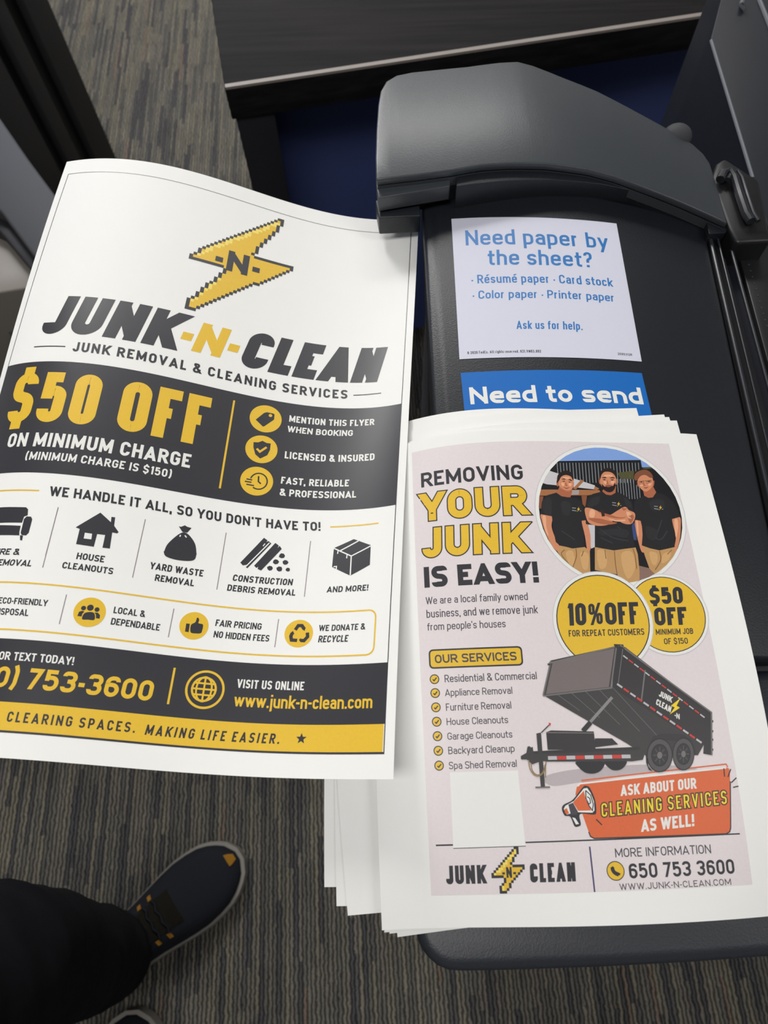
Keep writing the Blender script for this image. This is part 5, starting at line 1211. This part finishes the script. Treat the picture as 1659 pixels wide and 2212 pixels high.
# rails on the right of the lid
bm = bmesh.new()
for pa, pb_, w in (((1530, 505), (1690, 1205), .0016), ((1545, 500), (1712, 1195), .0009), ((1571, 513), (1770, 1250), .0014)):
    a, b = at_s(*pa, lidz), at_s(*pb_, lidz)
    tube_bm(bm, [a + (b - a) * t + np.array([0, 0, .0010]) for t in (0, .33, .66, 1)], w, 10)
finish('lid_rail', bm, M_GLOSS, cop)
slab('side_frame', [(.238, .085), (.2505, .43), (.262, .40), (.262, .085)], lambda x, y: lidz(x, y) - .002, .90, M_BLACK, cop)
# hinge
hg = [at(x, y, .925)[:2] for x, y in ((1536, 392), (1548, 352), (1566, 340), (1640, 388), (1668, 520), (1592, 524), (1574, 492))]
slab('hinge_block', hg, .925, .86, M_BLACK, cop, bevel=.003)
bm = bmesh.new()
for dx, r in ((0, .0035), (16, .002)):
    tube_bm(bm, [at(x + dx, y, .930) for x, y in ((1556, 388), (1563, 374), (1576, 370), (1587, 384), (1598, 420), (1612, 462), (1622, 478))], r, 10)
finish('hinge_arm', bm, M_GLOSS, cop)
# grey knob behind the housing
bm = bmesh.new(); c = at(1462, 296, .932)
bmesh.ops.create_uvsphere(bm, u_segments=24, v_segments=14, radius=1, matrix=Matrix.Translation(c) @ Matrix.Diagonal((.012, .011, .010, 1)))
finish('rear_knob', bm, M_PRINTER, cop, smooth=180)
# perforated side strip
ps = [at(x, y, .905)[:2] for x, y in ((1588, 520), (1700, 515), (1740, 1000), (1712, 980))]
slab('speaker_strip', ps, .905, .885, M_BLACK, cop, bevel=.001)
bm = bmesh.new()
for k in range(34):
    a = at(1606 + k * 3.9, 532 + k * 13.2, .9053)
    bmesh.ops.create_circle(bm, cap_ends=True, segments=8, radius=.0007, matrix=Matrix.Translation(a))
finish('speaker_holes', bm, M_HOUSING, cop, smooth=0)

# ------------------------------------------------------------------ stickers on the lid
def quad_surface(corners, W, H):
    c = [np.array(q) / 1000 for q in corners]
    def f(u, v):
        a = (u / W)[..., None]; b = (v / H)[..., None]
        xy = (1 - b) * ((1 - a) * c[0] + a * c[1]) + b * ((1 - a) * c[2] + a * c[3])
        z = .940 - .94 * (xy[..., 0] - .1) ** 2 + .0003
        n = np.stack([1.88 * (xy[..., 0] - .1), np.zeros_like(z), np.ones_like(z)], -1); n /= np.linalg.norm(n, axis=-1)[..., None]
        return np.concatenate([xy, z[..., None]], -1), n
    return f
def sign(name, corners, ops, bg, label):
    c = np.mean([np.array(q) for q in corners], axis=0) / 1000
    root = empty(name, (c[0], c[1], lidz(*c)), label=label, cat='sign', group='stickers on the copier lid')
    surf = quad_surface(corners, .125, .131)
    sheet_mesh('sign_face', surf, .125, .131, 24, 12, ink(bg), root, .0002)
    p = Printing(surf, 125, 131); p.run(ops); p.build(root)
    return root
sign('square_sign', WHITE_SIGN_CORNERS, WHITE_SIGN_PRINT, 'signbg', 'white square sign reading Need paper by the sheet on the black copier lid')
sign('square_sign', BLUE_SIGN_CORNERS, BLUE_SIGN_PRINT, 'bluebg', 'blue sign reading Need to send on the copier lid, half under the papers')

# ------------------------------------------------------------------ sheets on the copier
W_L, H_L = .2159, .2794
flyer_surf = patch_surface(PATCH_FLYER, W_L, H_L)
def top_z(x, y):
    u = np.clip(np.asarray(x) + .0125, 0, W_L); v = np.clip(.2285 - np.asarray(y), 0, H_L)
    return flyer_surf(u, v)[0][..., 2]
def loose_sheet(corner_px, z, ang, below, m, curl=0.0, curl_l=0.0):
    """a letter sheet whose near left corner shows at corner_px, turned by ang degrees"""
    c = at(corner_px[0], corner_px[1], z)[:2]
    ca, sa = math.cos(math.radians(ang)), math.sin(math.radians(ang))
    ex, ey = np.array([ca, sa]), np.array([-sa, ca])
    def f(u, v):
        u = np.asarray(u, float); v = np.asarray(v, float)
        xy = c + u[..., None] * ex + (H_L - v)[..., None] * ey
        def zz(xy):
            x, y = xy[..., 0], xy[..., 1]
            lift = top_z(x, y) - below
            out = np.clip(-.0125 - x, 0, 1)
            back = np.clip(y - .2285, 0, 1)
            return lift - out * .12 + curl * back
        Z = zz(xy)
        e = .002
        zx = (zz(xy + np.array([e, 0])) - Z) / e; zy = (zz(xy + np.array([0, e])) - Z) / e
        n = np.stack([-zx, -zy, np.ones_like(zx)], -1); n /= np.linalg.norm(n, axis=-1)[..., None]
        return np.concatenate([xy, Z[..., None]], -1), n
    return f
GRP = 'loose flyer sheets fanned out under the top flyer'
SHEETS = [  # corner pixel, height there, turn, distance below the top flyer, label
    ((699.7, 1917), .920, .1, .0078, 'lowest white sheet sticking out furthest left of the flyer stack'),
    ((726, 1958.7), .920, .6, .0068, 'white sheet with its near left corner just right of the leftmost sheet in the stack'),
    ((750.7, 1979), .920, 4.6, .0058, 'tilted blank sheet with a wide strip showing left of the top flyer'),
    ((858.8, 2024.6), .919, 6.2, .0047, 'most tilted sheet, its corner peeking out lowest below the top flyer'),
    ((841.7, 2017), .920, 4.9, .0036, 'sheet corner second lowest below the near left corner of the top flyer'),
    ((830.5, 2013.8), .921, 3.6, .0018, 'sheet directly under the top flyer, a thin sliver at its near left corner'),
]
for k, (px_, z_, a_, b_, lab) in enumerate(SHEETS):
    sf = loose_sheet(px_, z_, a_, b_, M_SHEET)
    p0 = sf(np.array([W_L / 2]), np.array([H_L / 2]))[0][0]
    o = sheet_mesh('flyer_sheet', sf, W_L, H_L, 44, 50, M_SHEET)
    o.data.transform(Matrix.Translation(-Vector(p0))); o.location = p0
    tag(o, lab, 'paper', GRP)
    if k == 1:
        p = Printing(sf, 215.9, 279.4, layer=.00002); p.put('printed_pink_panel', 'pink', [[np.array(q) for q in ((26.5, 8.2), (194.7, 8.2), (194.7, 60), (26.5, 60))]], 1); p.build(o)

root = empty('flyer', (.09, .09, .94), label='pink flyer on top of the copier stack with a photo of three men', cat='flyer')
sheet_mesh('paper_sheet', flyer_surf, W_L, H_L, 54, 70, M_SHEET, root)
p = Printing(flyer_surf, 215.9, 279.4, layer=.00002); p.run(FLYER_PRINT); p.build(root)

# ------------------------------------------------------------------ the big poster
W_P, H_P = .2794, .4318
poster_surf = patch_surface(PATCH_POSTER, W_P, H_P)
root = empty('poster_sheet', (-.12, .25, .95), label='large wavy poster with $50 OFF and a lightning bolt, left of the copier', cat='poster')
sheet_mesh('paper_sheet', poster_surf, W_P, H_P, 70, 108, M_SHEET, root)
p = Printing(poster_surf, 279.4, 431.8); p.run(POSTER_PRINT); p.build(root)

# ------------------------------------------------------------------ desk behind
A_ = at(485, 190, .75); B_ = at(1560, 28, .75); ang = math.atan2(B_[1] - A_[1], B_[0] - A_[0])
ex = np.array([math.cos(ang), math.sin(ang)]); ey = np.array([-ex[1], ex[0]])
dk = empty('desk', (A_[0], A_[1], 0), label='dark wood desk with a pale worn front edge and navy panel below', cat='desk')
def dpt(u, v): return A_[:2] + ex * u + ey * v
slab('desktop', [dpt(0, 0), dpt(1.35, 0), dpt(1.35, .8), dpt(0, .8)], .75, .706, M_WOOD, dk, bevel=.0012)
slab('edge_strip', [dpt(0.001, -.0005), dpt(1.35, -.0005), dpt(1.35, .006), dpt(0.001, .006)], .7508, .7475, M_STRIP, dk)
slab('leg', [dpt(.005, .004), dpt(.056, .004), dpt(.056, .78), dpt(.005, .78)], .706, 0, M_SLATE, dk, bevel=.001)
slab('modesty_panel', [dpt(.056, .07), dpt(1.34, .07), dpt(1.34, .088), dpt(.056, .088)], .706, .12, M_NAVY, dk)

# ------------------------------------------------------------------ side unit on the right
su = empty('side_cabinet', (.45, .6, 0), label='dark blue-grey unit with a metal edge line, right of the copier', cat='cabinet')
so = [at(x, y, .90)[:2] for x, y in ((1535, 85), (1580, 235), (1628, 392), (1668, 520), (1900, 480), (1900, -120), (1570, -120), (1557, 0))]
slab('cabinet_body', so, .90, 0, M_CAB, su, bevel=.001)
bm = bmesh.new(); a, b = at(1536, 88, .901), at(1626, 385, .901); tube_bm(bm, [a, b], .0016, 8)
a, b = at(1640, 0, .901), at(1700, 150, .901); tube_bm(bm, [a, b], .0022, 8)
finish('metal_edge', bm, M_CHROME, su)
bm = bmesh.new(); tube_bm(bm, [at(1604, 2, .902), at(1601, 10, .906), at(1605, 18, .902)], .0022, 8)
finish('clip', bm, M_CHROME, su)

# ------------------------------------------------------------------ things at the far left
lc = empty('tall_cabinet', (-.85, 1.5, 0), label='tall black cabinet with vertical ribs standing on the carpet at far left', cat='cabinet')
f0 = at(252, 343, 0)[:2]; f1 = at(60, 640, 0)[:2]; dv = (f1 - f0) / np.linalg.norm(f1 - f0); nv_ = np.array([-dv[1], dv[0]])
if nv_[0] > 0: nv_ = -nv_
def cpt(u, v): return f0 + dv * u + nv_ * v
slab('cabinet_body', [cpt(0, 0.02), cpt(.62, 0.02), cpt(.62, .4), cpt(0, .4)], .62, 0, M_BLACK, lc)
for u0, u1, m_ in ((0, .07, M_RIBS), (.12, .16, M_RIBS), (.20, .30, M_RIBS), (.36, .39, M_RIBS), (.43, .55, M_RIBS)):
    slab('vertical_rib', [cpt(u0, 0), cpt(u1, 0), cpt(u1, .03), cpt(u0, .03)], .62, 0, m_, lc, bevel=.002)
pr_ = empty('office_printer', (-.45, .6, 0), label='grey office printer half hidden behind the poster at the left edge', cat='printer')
po = [at(x, y, .62)[:2] for x, y in ((-60, 172), (0, 255), (60, 342), (119, 421), (200, 560), (150, 640), (67, 545), (0, 455), (-300, 330))]
slab('printer_lid', po, .62, .56, M_PRINTER, pr_, bevel=.004)
po = [at(x, y, .60)[:2] for x, y in ((-300, 330), (0, 452), (76, 542), (160, 640), (120, 640), (67, 580), (0, 500), (-300, 345))]
slab('printer_shoulder', po, .60, .5, M_SLATE, pr_, bevel=.002)
po = [at(x, y, .58)[:2] for x, y in ((-300, 350), (0, 500), (67, 578), (130, 650), (60, 622), (0, 632), (-300, 670))]
slab('printer_front', po, .58, .0, M_BEIGE, pr_, bevel=.003)
po = [at(x, y, .52)[:2] for x, y in ((-300, 670), (0, 634), (90, 624), (80, 660), (0, 652), (-300, 700))]
slab('output_tray', po, .52, .46, M_SOLE, pr_, bevel=.002)
po = [at(x, y, .50)[:2] for x, y in ((-300, 700), (0, 650), (80, 660), (60, 760), (0, 700), (-300, 760))]
slab('tray_floor', po, .50, .44, M_PRINTER, pr_, bevel=.002)

# ------------------------------------------------------------------ person
per = empty('person', (-.45, -.2, 0), label='person in black trousers and dark sneakers with amber accents standing on the carpet', cat='person')
def shoe(toe, direc, L=.33, Wd=.116, tip=True):
    d = np.array(direc, float); d /= np.linalg.norm(d); s_ = np.array([-d[1], d[0]])
    heel = np.array(toe[:2]) - d * L
    def wl(x, y, z): p = heel + d * x + s_ * y; return (p[0], p[1], z)
    prof = [(0, .30), (.02, .46), (.06, .60), (.14, .68), (.25, .70), (.38, .72), (.5, .80), (.62, .93), (.74, 1.0), (.84, .93), (.92, .74), (.97, .48), (1.0, .16)]
    def hw(t, k=1.0):
        for a, b in zip(prof, prof[1:]):
            if a[0] <= t <= b[0]:
                q = (t - a[0]) / (b[0] - a[0]); return (a[1] + (b[1] - a[1]) * q) * Wd / 2 * k
        return prof[-1][1] * Wd / 2
    ts = [0, .008, .03, .07, .12, .18, .25, .32, .4, .48, .56, .64, .72, .79, .85, .9, .94, .97, .99, 1.0]
    bm = bmesh.new(); rings = []
    for t in ts:
        w = hw(t) * 1.02 + .001
        rings.append([bm.verts.new(wl(-.004 + t * (L + .008), y, z)) for y, z in ((-w, 0), (-w * 1.03, .012), (-w, .027), (w, .027), (w * 1.03, .012), (w, 0))])
    for q, r in zip(rings, rings[1:]):
        for k in range(6): bm.faces.new((q[k], q[(k + 1) % 6], r[(k + 1) % 6], r[k]))
    bm.faces.new(rings[0]); bm.faces.new(rings[-1][::-1])
    up = link_shoe('shoe', upper_bm(wl, ts, hw, L), M_SHOE)
    finish('sole', bm, M_SOLE, up, smooth=50, loc=(0, 0, 0))
    # tongue panel and amber toe patch follow the upper
    def top(t, a, off=.0012):
        w = hw(t) - .001; h = hgt(t)
        return wl(.002 + t * (L - .004), math.cos(a) * w * 1.01, .024 + (math.sin(a) ** .8) * (h - .024) + off)
    def patch(name, t0, t1, a0, a1, m, n=6, off=.0014):
        b = bmesh.new(); g = [[b.verts.new(top(t0 + (t1 - t0) * i / n, a0 + (a1 - a0) * j / n, off)) for j in range(n + 1)] for i in range(n + 1)]
        for i in range(n):
            for j in range(n): b.faces.new((g[i][j], g[i + 1][j], g[i + 1][j + 1], g[i][j + 1]))
        r = bmesh.ops.solidify(b, geom=b.faces[:], thickness=.001)
        finish(name, b, m, up, smooth=60, loc=(0, 0, 0))
    patch('tongue', .36, .66, 1.05, 2.1, M_TONGUE)
    if tip: patch('toe_tip', .952, .99, 1.15, 1.8, M_AMBER, off=.002)
    for i, t in enumerate((.40, .455, .51, .565)):
        for a in (.86, 2.28):
            patch('lace_loop', t, t + .018, a - .10, a + .10, M_AMBER, 3, .003)
    b = bmesh.new()
    for i in range(5):
        t = .40 + i * .045
        tube_bm(b, [top(t + .01 * (k % 2), 1.0 + 1.15 * k / 6, .004) for k in range(7)], .0022, 6)
    finish('laces', b, M_SHOE, up, smooth=60, loc=(0, 0, 0))
    return heel, d
def hgt(t):
    pr = [(0, .09), (.05, .105), (.2, .108), (.33, .102), (.45, .086), (.6, .07), (.75, .058), (.88, .05), (.95, .044), (1, .032)]
    for a, b in zip(pr, pr[1:]):
        if a[0] <= t <= b[0]: return a[1] + (b[1] - a[1]) * (t - a[0]) / (b[0] - a[0])
    return .032
def upper_bm(wl, ts, hw, L):
    bm = bmesh.new(); rings = []
    n = 14
    for t in ts:
        w = hw(t) - .001; h = hgt(t); r = []
        for k in range(n + 1):
            a = math.pi * k / n
            r.append(bm.verts.new(wl(.002 + t * (L - .004), math.cos(a) * w * (1.0 + .03 * math.sin(2 * a) ** 2), .024 + (math.sin(a) ** .8 if 0 < k < n else 0) * (h - .024))))
        rings.append(r)
    for q, r in zip(rings, rings[1:]):
        for k in range(n): bm.faces.new((q[k], q[k + 1], r[k + 1], r[k]))
        bm.faces.new((q[0], r[0], r[n], q[n]))
    bm.faces.new(rings[0]); bm.faces.new(rings[-1][::-1])
    return bm
def link_shoe(name, bm, m): return finish(name, bm, m, per, smooth=60)
toe1 = at(517, 1846, .02); a_, b_ = at(512, 1843, .02), at(300, 2018, .02)
h1, d1 = shoe(toe1, (a_ - b_)[:2])
toe2 = at(283, 2190, .03)
h2, d2 = shoe(toe2, (-.05, 1.0), tip=False)
def leg(bm, base, knee, hip):
    pts = []; rad = []
    ctrl = [base, base + (knee - base) * .25, base + (knee - base) * .55, knee, knee + (hip - knee) * .5, hip]
    rr = [.062, .066, .072, .080, .092, .100]
    N = 46
    rings = []
    for i in range(N + 1):
        t = i / N * 5; j = min(int(t), 4); q = t - j
        c = Vector(ctrl[j]) * (1 - q) + Vector(ctrl[j + 1]) * q; r = rr[j] * (1 - q) + rr[j + 1] * q
        ring = []
        for k in range(28):
            a = 2 * math.pi * k / 28
            wr = 1 + .05 * math.sin(9.0 * i / 5 + 2.0 * math.sin(a + .2 * i)) * (1.3 - i / N) + .03 * math.sin(3 * a + i * .5)
            ring.append(bm.verts.new(c + Vector((math.cos(a) * r * wr, math.sin(a) * r * wr, .006 * math.sin(2 * a + i) - (.012 if i == 0 else 0)))))
        rings.append(ring)
    for q, w in zip(rings, rings[1:]):
        for k in range(28): bm.faces.new((q[k], q[(k + 1) % 28], w[(k + 1) % 28], w[k]))
    bm.faces.new(rings[0][::-1]); bm.faces.new(rings[-1])
bm = bmesh.new()
an1 = Vector((h1[0] + d1[0] * .10, h1[1] + d1[1] * .10, .062)); an2 = Vector((h2[0] + d2[0] * .08, h2[1] + d2[1] * .08, .062))
k1 = Vector(at(-5, 2085, .5)); k2 = Vector((an2.x - .02, an2.y + .03, .5))
leg(bm, an1, k1, Vector((k1.x - .02, k1.y - .12, .86)))
leg(bm, an2, k2, Vector((k2.x - .0, k2.y - .04, .86)))
finish('trousers', bm, M_TROUSER, per, smooth=180)
